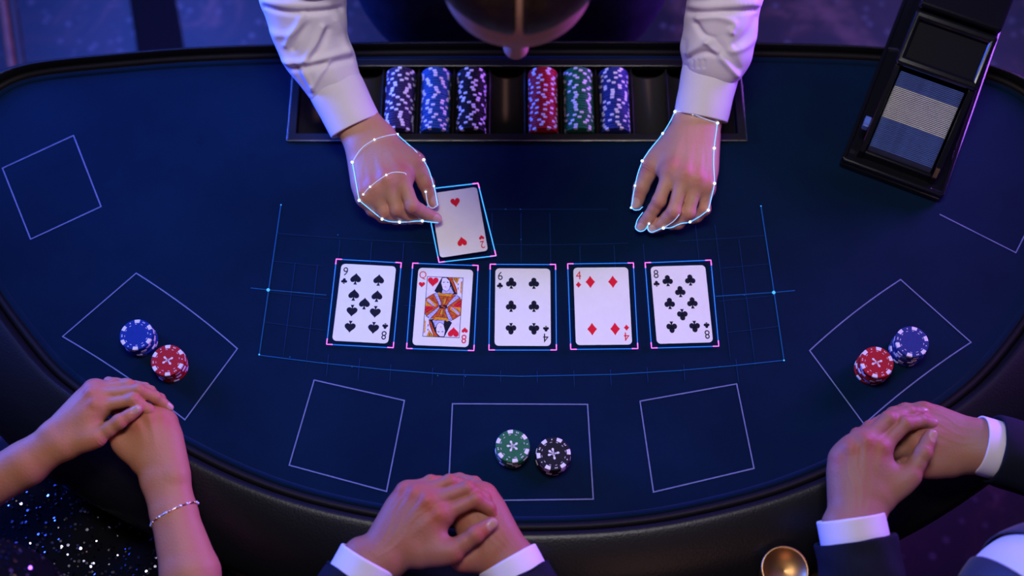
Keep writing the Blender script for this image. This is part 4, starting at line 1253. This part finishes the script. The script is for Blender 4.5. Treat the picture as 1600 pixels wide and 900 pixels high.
link('shirt', np_mesh('shirt', [coarse((-.42, .30, T + .1), (.42, .75, T + .55), 0.008, shirt_b)]), 'shirt', dealer)
def vest_b(Fd, G):
    for q in (-1, 1): Fd.ell(G, W(q * .135, .68, -.03), np.eye(3), [.165, .150, .28], .05)
    Fd.ell(G, W(0, .590, .20), np.eye(3), [.265, .150, .19], .05)
    for q in (-1, 1): Fd.ell(G, W(q * .125, .535, .375), np.eye(3), [.070, .105, .115], .06)
vest = link('vest', np_mesh('vest', [coarse((-.34, .3, T - .36), (.34, .95, T + .52), 0.008, vest_b)]), 'vest', dealer)
for k in range(3):
    ball('vest_button', W(0.0, .437 + .010 * k + (.03 if k == 2 else 0), .20 - .06 * k), 0.007, 'satin_black', vest)
def trou(Fd, G):
    Fd.ell(G, W(0, .72, -.16), np.eye(3), [.18, .13, .12], .04)
    for q in (-1, 1):
        Fd.cone(G, W(q * .09, .72, -.18), np.array((q * .10, .74, .09)), .085, .055, .03)
        Fd.cone(G, np.array((q * .10, .76, .045)), np.array((q * .12, .60, .035)), .045, .035, .02)
link('trousers', np_mesh('trousers', [coarse((-.3, .45, -.01), (.3, .95, T + .02), 0.011, trou)]), 'trousers', dealer)
link('collar', np_mesh('collar', [(lambda a: (a[0], orient(*a)))(tube_cloth([W(0, .50, .45), W(0.0, .43, .445), W(0.0, .37, .44)], [.075, .068, .066], 48, 8, squash=0.9, thick=0.003))]), 'shirt', dealer)
# shirt sleeves: traced from elbow to cuff
q4 = lambda x, y: (400 + x / 4, y / 4)
q8 = lambda x, y: (800 + x / 4, y / 4)
fl_left = [([q4(60, 40), q4(200, 75), q4(380, 72), q4(540, 50)], -.0065, 5), ([q4(70, 20), q4(250, 30), q4(450, 25)], .005, 10),
    ([q4(90, 200), q4(200, 215), q4(330, 120)], .0035, 6), ([q4(290, 95), q4(240, 190), q4(190, 280)], .0042, 5), ([q4(330, 120), q4(280, 210), q4(230, 300)], -.0035, 6),
    ([q4(415, 170), q4(370, 270), q4(310, 370)], .0050, 5), ([q4(450, 190), q4(400, 300), q4(350, 370)], -.0035, 6),
    ([q4(140, 385), q4(260, 392), q4(400, 370), q4(560, 325)], .0045, 6), ([q4(160, 420), q4(270, 425), q4(420, 405), q4(590, 370)], -.0042, 6),
    ([q4(240, 420), q4(285, 500), q4(330, 580)], -.0024, 5), ([q4(290, 430), q4(325, 500), q4(350, 560)], .0035, 5), ([q4(460, 390), q4(410, 450), q4(360, 540)], .0035, 4),
    ([q4(540, 60), q4(570, 160), q4(590, 260)], -.003, 6), ([q4(500, 130), q4(545, 220), q4(590, 330)], .003, 6), ([q4(120, 240), q4(150, 320), q4(210, 400)], .003, 6)]
fl_right = [([q8(1085, 70), q8(1200, 82), q8(1330, 75), q8(1520, 60)], -.006, 5), ([q8(1090, 30), q8(1250, 40), q8(1500, 25)], .0045, 9),
    ([q8(1150, 150), q8(1190, 210), q8(1250, 240), q8(1350, 210)], -.0045, 5), ([q8(1160, 110), q8(1280, 100), q8(1380, 140), q8(1370, 200)], .004, 6),
    ([q8(1090, 340), q8(1180, 280), q8(1270, 240), q8(1360, 205)], .0042, 5), ([q8(1100, 365), q8(1200, 330), q8(1290, 345)], -.004, 5),
    ([q8(1220, 260), q8(1290, 340), q8(1360, 420), q8(1410, 470)], .0050, 5), ([q8(1265, 250), q8(1340, 330), q8(1410, 430)], -.0032, 6),
    ([q8(1530, 240), q8(1460, 290), q8(1370, 320)], .0035, 6), ([q8(1530, 110), q8(1480, 200), q8(1400, 280)], -.003, 6), ([q8(1065, 260), q8(1070, 330), q8(1075, 410)], -.003, 6),
    ([q8(1130, 385), q8(1128, 420)], -.0022, 2.2), ([q8(1165, 382), q8(1164, 420)], -.0022, 2.2), ([q8(1200, 382), q8(1200, 420)], -.0018, 2.2)]
cloth_part('sleeve', [sh_r + np.array((.02, .03, 0)), W(-.285, .46, .30), P(470, -38, .205), P(477, 8, .178), P(488, 60, .140), P(505, 98, .112), P(524, 134, .088), P(528, 140, .084)],
           [.085, .082, .068, .066, .058, .054, .045, .043], 'shirt', dealer, fl_left, .0011, squash=0.80, per=30, nseg=150)
cloth_part('cuff', [P(519, 124, .092), P(526, 139, .085), P(541, 169, .071), P(555, 197, .058)], [.0440, .0448, .0438, .0430], 'shirt', dealer, None, .0003, 0.003, 0.86)
cloth_part('sleeve', [sh_l + np.array((-.02, .03, 0)), W(.285, .47, .30), P(1135, -38, .205), P(1131, 5, .178), P(1125, 50, .145), P(1117, 88, .115), P(1110, 112, .092), P(1109, 116, .090)],
           [.085, .080, .062, .058, .058, .056, .0465, .045], 'shirt', dealer, fl_right, .0011, squash=0.80, per=30, nseg=150)
cloth_part('cuff', [P(1112, 103, .098), P(1109, 117, .090), P(1102, 150, .074), P(1095, 183, .058)], [.0450, .0458, .0445, .0435], 'shirt', dealer, None, .0003, 0.003, 0.86)

# ---------------------------------------------------------------- seated guests
def stool(x, y, label):
    s = empty('bar_stool', (x, y, 0), label, 'stool', 'stools at the table')
    link('seat', lathe('seat', [(0.16, 0.43), (0.185, 0.44), (0.19, 0.465), (0.17, 0.48), (0.05, 0.485)], 32), 'leather', s, True, world=False)
    link('column', lathe('column', [(0.028, 0.02), (0.026, 0.43)], 20), 'brass', s, True, world=False)
    link('foot_plate', lathe('foot_plate', [(0.20, 0.0), (0.20, 0.012), (0.05, 0.03)], 32), 'brass', s, True, world=False)

def suit_guest(label, Jt, Jb, kt, kb, cuffs, sh, el, chest, hip, headc, facing, skin, knees, lap):
    """a man in a dark suit: cuffs = [(path to cuff end, radius), ...] for the two arms"""
    p = empty('person', (hip[0], hip[1], 0), label, 'person')
    fc = unit(np.array((facing[0], facing[1], 0.0)))
    parts = [make_hand(Jt, *kt[0], **kt[1]), make_hand(Jb, *kb[0], **kb[1])]
    hd, hr = head_parts(headc, (fc[0] * .25, fc[1] * .25, .95), (fc[0], fc[1], -.35), 1.0, 0.005)
    def b(Fd, G):
        Fd.cone(G, hip, chest, .09, .09, .05); Fd.cone(G, sh[0], sh[1], .055, .055, .05)
        Fd.cone(G, 0.5 * (sh[0] + sh[1]), headc - np.array((0, 0, .09)), .055, .052, .03)
        for s_, e_, w_ in zip(sh, el, cuffs):
            Fd.cone(G, s_, e_, .046, .038, .03); Fd.cone(G, e_, w_[0][-2], .036, .026, .02)
        for k_, q in zip(knees, (-1, 1)): Fd.cone(G, hip, k_, .07, .05, .03); Fd.cone(G, k_, np.array((k_[0], k_[1], .05)) - fc * .16, .05, .035, .03)
    allp = np.array([hip, chest, headc] + list(sh) + list(el) + list(knees))
    lo, hi = allp.min(0) - .2, allp.max(0) + .2; lo[2] = 0
    link('body', np_mesh('body', parts + [hd, coarse(lo, hi, .011, b)], 'skin_tone'), skin, p)
    link('hair', np_mesh('hair', [hr]), 'hair_dark', p)
    def jk(Fd, G):
        Fd.cone(G, hip + np.array((0, 0, .02)), chest, .150, .150, .06)
        Fd.cone(G, sh[0], sh[1], .085, .085, .06)
        for s_, e_ in zip(sh, el): Fd.cone(G, s_, e_, .070, .056, .04)
    v, f = coarse(lo, hi, .007, jk)
    link('jacket', np_mesh('jacket', [(v, f)]), 'jacket', p)
    # shirt front and lapels: strips of the chest between the jacket edges, standing a little proud
    sd = np.array((-fc[1], fc[0], 0)); mid = 0.5 * (sh[0] + sh[1])
    bv = BVHTree.FromPolygons([tuple(q) for q in v], [tuple(int(i) for i in q) for q in f])
    zlo, zhi = chest[2] - .17, mid[2] + .055
    def strip(name, w0, w1, lift, m, sides):
        for sg in sides:
            pts, fs = [], []; NB, NA = 40, 14
            for j in range(NB):
                t = j / (NB - 1)
                for i in range(NA):
                    a_ = sg * (w0 * t + (w1 * t + .004 - w0 * t) * i / (NA - 1))
                    o_ = Vector(chest + sd * a_ + fc * .6); o_.z = zlo + (zhi - zlo) * t
                    h_ = bv.ray_cast(o_, Vector(-fc))
                    q_ = h_[0] if h_[0] is not None else bv.find_nearest(Vector((chest[0] + sd[0] * a_, chest[1] + sd[1] * a_, o_.z)))[0]
                    pts.append(np.array(q_) + fc * lift + np.array((0, 0, lift * .6)))
            for j in range(NB - 1):
                for i in range(NA - 1):
                    k = j * NA + i; fs.append((k, k + 1, k + NA + 1, k + NA))
            me_ = np_mesh(name, [(np.array(pts), np.array(fs))])
            o2 = link(name, me_, m, p)
            md = o2.modifiers.new('thickness', 'SOLIDIFY'); md.thickness = 0.002
    strip('shirt_front', -.055, .055, .004, 'shirt', (1,)); strip('lapel', .045, .105, .008, 'lapel', (-1, 1))
    nk = headc - np.array((0, 0, .10)); m0 = mid + (nk - mid) * .30
    cv, cf = tube_cloth([mid, m0, mid + (nk - mid) * .62], [.075, .070, .066], 40, 8, up=fc, squash=.95, thick=.003)
    link('shirt_collar', np_mesh('shirt_collar', [(cv, orient(cv, cf))]), 'shirt', p)
    for path, rad, cpath, crad in cuffs:
        cloth_part('jacket_sleeve', path, rad, 'jacket', p, None, .0012, .004, .86, 72, 14)
        cloth_part('shirt_cuff', cpath, crad, 'shirt', p, None, .0002, .003, .86, 72, 12)
    def tr(Fd, G):
        Fd.ell(G, hip, np.eye(3), [.17, .16, .10], .04)
        for k_ in knees:
            Fd.cone(G, hip + 0.4 * np.array((k_[0] - hip[0], 0, 0)), k_, .085, .062, .03); Fd.cone(G, k_, np.array((k_[0], k_[1], .06)) - fc * .16, .062, .045, .03)
            Fd.cone(G, np.array((k_[0], k_[1], .045)) - fc * .18, np.array((k_[0], k_[1], .04)) - fc * .03, .042, .034, .02)
    link('trousers', np_mesh('trousers', [coarse(lo, hi, .012, tr)]), 'trousers', p)
    return p

# man in the middle
Jt = joints(z6, {'wr': (508, 585, 90), 'wu': (445, 535, 90),
    'i': [(812, 312, 109), (1012, 225, 106), (1088, 272, 93), (1132, 332, 80)], 'm': [(742, 238, 112), (962, 166, 108), (1062, 218, 92), (1112, 290, 74)],
    'r': [(672, 196, 107), (862, 124, 100), (972, 150, 86), (1050, 205, 70)], 'p': [(604, 178, 98), (752, 122, 90), (850, 122, 78), (920, 150, 66)],
    't': [(700, 545, 92), (880, 525, 98), (1010, 432, 104), (1128, 350, 104)], 'nail_t': (0.5, -0.2, 0.8)})
Jb = joints(z6, {'wr': (1125, 560, 68), 'wu': (1205, 500, 68),
    'i': [(935, 300, 76), (830, 300, 66), (775, 325, 54), (725, 345, 46)], 'm': [(985, 230, 78), (870, 215, 68), (800, 222, 54), (745, 250, 46)],
    'r': [(1040, 190, 74), (930, 145, 66), (850, 132, 54), (785, 150, 46)], 'p': [(1085, 200, 66), (1010, 130, 56), (925, 105, 48), (860, 105, 44)],
    't': [(1060, 560, 68), (940, 575, 70), (850, 530, 64), (790, 480, 58)]})
hip = W(-.11, -.80, -.22); chest = W(-.11, -.72, .08)
el2 = [W(-.335, -.69, .03), W(.13, -.68, .03)]; sh2 = [W(-.30, -.74, .26), W(.08, -.74, .26)]
cA, cB = z6((393, 588, 88)), z6((1208, 588, 70))
wA = lambda t: cA + (el2[0] - cA) * t
wB = lambda t: cB + (el2[1] - cB) * t
ka = dict(vox=0.0016, veins=0.0006, bulk=0.93, wr=0.0205, arm=arm_from(Jt, [(cA, .010, .026), (wA(.25), .006, .030)]))
kb_ = dict(vox=0.0016, veins=0.0005, bulk=0.95, wr=0.0205, arm=arm_from(Jb, [(cB, .010, .026), (wB(.25), .006, .030)]))
suit_guest('man in a dark suit, hands clasped at the bottom edge between the other guests', Jt, Jb, ((1.12,), ka), ((1.10,), kb_),
    [([sh2[0], el2[0], wA(.6), wA(.35), wA(.12), wA(.09)], [.07, .062, .055, .052, .0500, .0495], [wA(.32), wA(.2), wA(.08), wA(-.01)], [.0440, .0440, .0440, .0440]),
     ([sh2[1], el2[1], wB(.6), wB(.35), wB(.12), wB(.09)], [.07, .062, .055, .052, .0500, .0495], [wB(.32), wB(.2), wB(.08), wB(-.01)], [.0440, .0440, .0440, .0440])],
    sh2, el2, chest, hip, W(-.11, -.78, .50), (0, 1), 'skin_man', [W(-.22, -.45, -.20), W(.0, -.45, -.20)], None)
stool(-.11, -.82, 'round leather stool under the middle guest')

# man on the right
Jt = joints(z7, {'wr': (522, 612, 88), 'wu': (438, 602, 88),
    'i': [(588, 302, 108), (700, 188, 108), (776, 176, 96), (848, 192, 82)], 'm': [(512, 272, 112), (622, 168, 108), (722, 136, 92), (800, 136, 74)],
    'r': [(446, 306, 107), (540, 208, 100), (650, 142, 84), (722, 122, 68)], 'p': [(402, 352, 97), (478, 240, 88), (570, 184, 74), (640, 155, 62)],
    't': [(600, 530, 90), (722, 428, 100), (786, 325, 108), (828, 226, 110)], 'nail_t': (0.45, -0.1, 0.85)})
Jb = joints(z7, {'wr': (1003, 335, 68), 'wu': (1017, 243, 68),
    'i': [(755, 290, 76), (655, 315, 66), (605, 350, 54), (565, 380, 46)], 'm': [(750, 225, 78), (645, 232, 68), (585, 270, 54), (545, 300, 46)],
    'r': [(765, 168, 74), (665, 165, 66), (605, 190, 54), (565, 220, 46)], 'p': [(790, 125, 64), (705, 120, 56), (645, 135, 48), (605, 160, 44)],
    't': [(910, 375, 64), (800, 385, 66), (720, 372, 60), (665, 352, 54)]})
hip = W(.81, -.66, -.22); chest = W(.722, -.555, .12)
el2 = [W(.50, -.62, .03), W(.89, -.33, .03)]; sh2 = [W(.60, -.71, .27), W(.87, -.49, .27)]
cA, cB = z7((456, 668, 88)), z7((1068, 292, 70))
ka = dict(vox=0.0016, veins=0.0006, bulk=0.93, wr=0.0210, arm=arm_from(Jt, [(cA, .012, .027), (wA(.25), .006, .030)]))
kb_ = dict(vox=0.0016, veins=0.0005, bulk=0.95, wr=0.0210, arm=arm_from(Jb, [(cB, .012, .026), (wB(.25), .006, .030)]))
suit_guest('man in a dark suit, hands clasped at the right, by the brass cup holder', Jt, Jb, ((1.15,), ka), ((1.12,), kb_),
    [([sh2[0], el2[0], wA(.6), wA(.35), wA(.12), wA(.08)], [.072, .064, .060, .058, .0570, .0565], [wA(.32), wA(.2), wA(.06), wA(-.05)], [.0470, .0470, .0470, .0470]),
     ([sh2[1], el2[1], wB(.6), wB(.35), wB(.12), wB(.06)], [.072, .064, .056, .053, .0510, .0500], [wB(.32), wB(.2), wB(.06), wB(-.04)], [.0425, .0425, .0425, .0425])],
    sh2, el2, chest, hip, W(.80, -.66, .50), (-.62, .78), 'skin_guest', [W(.93, -.36, -.20), W(1.02, -.48, -.20)], None)
stool(.85, -.66, 'round leather stool under the guest on the right')

# woman on the left
wom = empty('person', (-.74, -.64, 0), 'woman in a black sequin dress, hands folded at the left rail', 'person')
Jt = joints(z5, {'wr': (250, 362, 84), 'wu': (222, 318, 84),
    'i': [(402, 196, 100), (548, 172, 100), (612, 212, 86), (662, 258, 72)], 'm': [(388, 152, 100), (572, 132, 97), (642, 162, 82), (708, 210, 64)],
    'r': [(384, 128, 93), (530, 112, 86), (620, 136, 68), (670, 190, 52)], 'p': [(382, 122, 84), (470, 108, 74), (560, 122, 60), (610, 150, 48)],
    't': [(300, 355, 84), (402, 325, 90), (492, 262, 97), (580, 205, 100)], 'nail_t': (0.3, 0.1, 0.9), 'nail_i': (.5, 0, .8), 'nail_m': (.6, 0, .7)})
Jb = joints(z5, {'wr': (642, 505, 58), 'wu': (724, 490, 58),
    'i': [(575, 275, 74), (505, 215, 62), (455, 205, 48), (415, 212, 40)], 'm': [(620, 248, 76), (545, 165, 64), (485, 130, 50), (445, 118, 42)],
    'r': [(662, 245, 70), (600, 150, 62), (520, 108, 52), (436, 92, 46)], 'p': [(694, 262, 62), (660, 170, 52), (600, 122, 44), (550, 105, 40)],
    't': [(585, 420, 58), (505, 352, 64), (470, 305, 66), (450, 270, 60)]})
elA, elB = W(-.86, -.40, .045), W(-.42, -.575, .03)
hA = make_hand(Jt, 0.98, 0.0016, 0.0, bulk=0.90, wr=0.0185, arm=arm_from(Jt, [(z5((110, 432, 72)), .005, .0255), (elA, .004, .036)]))
hB = make_hand(Jb, 1.02, 0.0016, 0.0, bulk=0.93, wr=0.0190, arm=arm_from(Jb, [(z5((720, 640, 52)), .007, .0235), (z5((788, 890, 46)), .006, .033), (elB, .004, .038)]))
hdc = W(-.80, -.72, .50)
fcw = unit((.5, .87, 0))
hd, hr = head_parts(hdc, (fcw[0] * .25, fcw[1] * .25, .95), (fcw[0], fcw[1], -.35), 0.95, 0.005)
shw = [W(-.93, -.60, .24), W(-.62, -.76, .24)]
def bw(Fd, G):
    Fd.cone(G, shw[0], shw[1], .05, .05, .05); Fd.cone(G, 0.5 * (shw[0] + shw[1]), hdc - np.array((0, 0, .09)), .05, .047, .03)
    Fd.cone(G, W(-.78, -.66, -.2), W(-.76, -.64, .12), .08, .08, .05)
    Fd.cone(G, shw[0], elA, .045, .036, .02); Fd.cone(G, shw[1], elB, .045, .036, .02)
    for k_ in (W(-.66, -.28, -.22), W(-.50, -.36, -.22)):
        Fd.cone(G, W(-.78, -.64, -.2), k_, .07, .055, .03); Fd.cone(G, k_, np.array((k_[0], k_[1], .06)), .05, .035, .03)
        Fd.cone(G, np.array((k_[0], k_[1], .04)), np.array((k_[0] + .06, k_[1] + .1, .03)), .035, .028, .03)
link('body', np_mesh('body', [hA, hB, hd, coarse((-1.1, -.95, 0), (-.2, -.1, T + .5), .010, bw)], 'skin_tone'), 'skin_woman', wom)
link('hair', np_mesh('hair', [hr]), 'hair_brown', wom)
def dr(Fd, G):
    Fd.ell(G, W(-.745, -.63, .10), np.eye(3), [.165, .130, .17], .05)
    Fd.ell(G, W(-.69, -.53, .165), np.eye(3), [.135, .10, .09], .05)
    Fd.ell(G, W(-.78, -.67, -.16), np.eye(3), [.19, .17, .14], .06)
    for k_ in (W(-.76, -.30, -.22), W(-.64, -.26, -.22), W(-.50, -.38, -.22)):
        Fd.cone(G, W(-.78, -.62, -.19), k_, .110, .085, .05)
        Fd.cone(G, k_, k_ - np.array((0, 0.02, .25)), .080, .075, .05)
dv_, df_ = coarse((-1.05, -.95, .2), (-.3, -.12, T + .36), .007, dr)
dress = link('dress', np_mesh('dress', [(dv_, df_)]), 'dress', wom)
# sequins: little discs lying on the cloth, each tipped its own way
fn = np.cross(dv_[df_[:, 2]] - dv_[df_[:, 0]], dv_[df_[:, 3]] - dv_[df_[:, 1]])
ar = np.linalg.norm(fn, axis=1); fn /= ar[:, None]
okf = np.where((fn[:, 2] > -.2))[0]
pick = rng.choice(okf, 9000, p=ar[okf] / ar[okf].sum())
sv, sf = [], []
for t_ in pick:
    a_ = rng.random(2)
    q_ = dv_[df_[t_]]
    c_ = (q_[0] * (1 - a_[0]) + q_[1] * a_[0]) * (1 - a_[1]) + (q_[3] * (1 - a_[0]) + q_[2] * a_[0]) * a_[1]
    n_ = unit(fn[t_] + rng.normal(0, .22, 3)); s_ = unit(np.cross(n_, (.3, .5, .8))); b_ = np.cross(n_, s_)
    r_ = rng.uniform(.0013, .0026); k0 = len(sv)
    for k in range(6):
        an = math.pi / 3 * k; sv.append(c_ + fn[t_] * .0016 + r_ * (math.cos(an) * s_ + math.sin(an) * b_))
    sf.append(tuple(range(k0, k0 + 6)))
sq = link('sequins', mesh('sequins', sv, sf), 'sequin', wom); sq['kind'] = 'stuff'; sq['label'] = 'glittering silver and blue sequins'
stool(-.78, -.68, 'round leather stool under the woman on the left')
# bracelet
br = empty('bracelet', tuple(z5((725, 640, 50))), "thin rose gold bracelet with crystals on the woman's wrist", 'bracelet')
bc = z5((722, 645, 52)); ax_ = unit(z5((788, 890, 46)) - z5((685, 505, 58)))
s_ = unit(np.cross(ax_, (0, 0, 1))); u_ = np.cross(s_, ax_)
s_ = unit(s_ + ax_ * -.16 * (1 if s_[0] > 0 else -1))
ringp = [bc + .0335 * math.cos(a) * s_ + .0285 * math.sin(a) * u_ for a in np.linspace(0, 2 * math.pi, 40, endpoint=False)]
wire('band', [tuple(p) for p in ringp], .0017, 'rose_gold', br, closed=True)
for i in range(0, 40):
    if i % 3 != 2: ball('stone', tuple(bc + 1.035 * (ringp[i] - bc)), .0021, 'crystal' if i % 2 else 'rose_gold', br)

# ---------------------------------------------------------------- glowing outlines on the dealer's hands
def glow_line(parent, pts, r, m, hs, nm='light_line', sub=6):
    """pts in pixels; hs = heights (mm) of the side of the hand there; on the back of the hand the line lies on the skin"""
    dense = catmull([(x, y, h) for (x, y), h in zip(pts, hs)], sub) if len(pts) > 2 else np.array([(*pts[0], hs[0]), (*pts[1], hs[1])])
    out = []
    o = Vector(cam.location)
    for x, y, h in dense:
        p = P(x, y, h / 1000)
        hit = body_bvh.ray_cast(o, (p - o).normalized())
        if hit[0] is not None:
            p = hit[0] + hit[1] * 0.0016 if hit[1].dot(o - hit[0]) > 0 else hit[0] - hit[1] * 0.0016
        out.append(p)
    out = [Vector(a) for a in smooth_open(np.array([tuple(a) for a in out]))]
    wire(nm, out, r, m, parent)
    return out
def smooth_open(a):
    for _ in range(2):
        b = a.copy(); b[1:-1] = 0.5 * a[1:-1] + 0.25 * (a[:-2] + a[2:]); a = b
    return a
t3 = lambda L: [(520 + x / 3.3333, 150 + y / 3.3333) for x, y in L]
t4 = lambda L: [(950 + x / 3.913, 150 + y / 3.913) for x, y in L]
def nodes(parent, pts, hs, r=0.0021):
    o = Vector(cam.location)
    for (x, y), h in zip(pts, hs):
        p = P(x, y, h / 1000); hit = body_bvh.ray_cast(o, (p - o).normalized())
        if hit[0] is not None: p = hit[0] + hit[1] * 0.002
        ball('light_node', p, r, 'neon_node', parent)
g1 = empty('neon_outline', tuple(P(600, 280)), "glowing white-blue contour with dots around the dealer's card-holding hand", 'light outline', 'glowing hand contours')
a_ = t3([(336, 200), (470, 335), (522, 467), (543, 568)]); ha = [52, 52, 40, 20]
b_ = t3([(543, 568), (520, 580), (498, 562), (485, 497)]); hb = [20, 16, 24, 44]
c_ = t3([(548, 657), (463, 648), (345, 654), (258, 636), (140, 541)]); hcs = [14, 14, 18, 26, 48]
d_ = t3([(140, 541), (122, 440), (105, 346)]); hd_ = [48, 50, 52]
glow_line(g1, a_, .00048, 'neon_white', ha); glow_line(g1, b_, .0005, 'neon_fine', hb); glow_line(g1, c_, .00048, 'neon_white', hcs); glow_line(g1, d_, .00048, 'neon_white', hd_)
glow_line(g1, t3([(105, 346), (150, 275), (217, 230), (280, 210), (336, 200)]), .0005, 'neon_fine', [52, 60, 78, 74, 56])
glow_line(g1, t3([(160, 512), (196, 473), (278, 413), (330, 398), (372, 402), (380, 412)]), .0005, 'neon_fine', [66, 72, 80, 80, 78, 70])
nodes(g1, t3([(336, 200), (470, 335), (463, 648), (345, 654), (258, 636), (140, 541), (105, 346)]), [52, 52, 14, 18, 26, 48, 52])
nodes(g1, t3([(522, 467), (485, 497), (217, 230), (278, 413), (196, 473), (160, 512)]), [40, 44, 78, 80, 72, 66], .0015)
g2 = empty('neon_outline', tuple(P(1060, 280)), "glowing white-blue contour with dots around the dealer's empty resting hand", 'light outline', 'glowing hand contours')
a_ = t4([(415, 98), (335, 230), (215, 398), (169, 550), (147, 680)]); ha = [54, 48, 42, 30, 14]
glow_line(g2, a_, .00048, 'neon_white', ha)
glow_line(g2, t4([(147, 680), (165, 692), (190, 690), (212, 678)]), .00048, 'neon_white', [14, 12, 14, 20])
glow_line(g2, t4([(212, 712), (178, 760), (172, 805), (195, 824), (225, 812), (250, 775)]), .00048, 'neon_white', [30, 16, 12, 12, 14, 20])
glow_line(g2, t4([(250, 775), (240, 800), (262, 830), (300, 818), (337, 803), (390, 802), (450, 775), (505, 766), (560, 735), (610, 697)]), .00048, 'neon_white', [20, 14, 12, 14, 18, 18, 22, 26, 34, 40])
glow_line(g2, t4([(610, 697), (630, 610), (646, 535), (642, 430), (645, 322), (655, 240), (665, 165)]), .00048, 'neon_white', [40, 46, 54, 54, 54, 54, 54])
glow_line(g2, t4([(415, 98), (465, 100), (520, 110), (590, 140), (665, 165)]), .0005, 'neon_fine', [56, 72, 78, 74, 56])
glow_line(g2, t4([(337, 803), (400, 760), (432, 722)]), .0005, 'neon_fine', [30, 50, 60])
nodes(g2, t4([(415, 98), (335, 230), (215, 398), (337, 803), (505, 766), (610, 697), (646, 535), (645, 322), (665, 165)]), [54, 48, 42, 18, 26, 40, 54, 54, 54])
nodes(g2, t4([(169, 550), (147, 680), (250, 775), (520, 110)]), [30, 14, 20, 78], .0015)
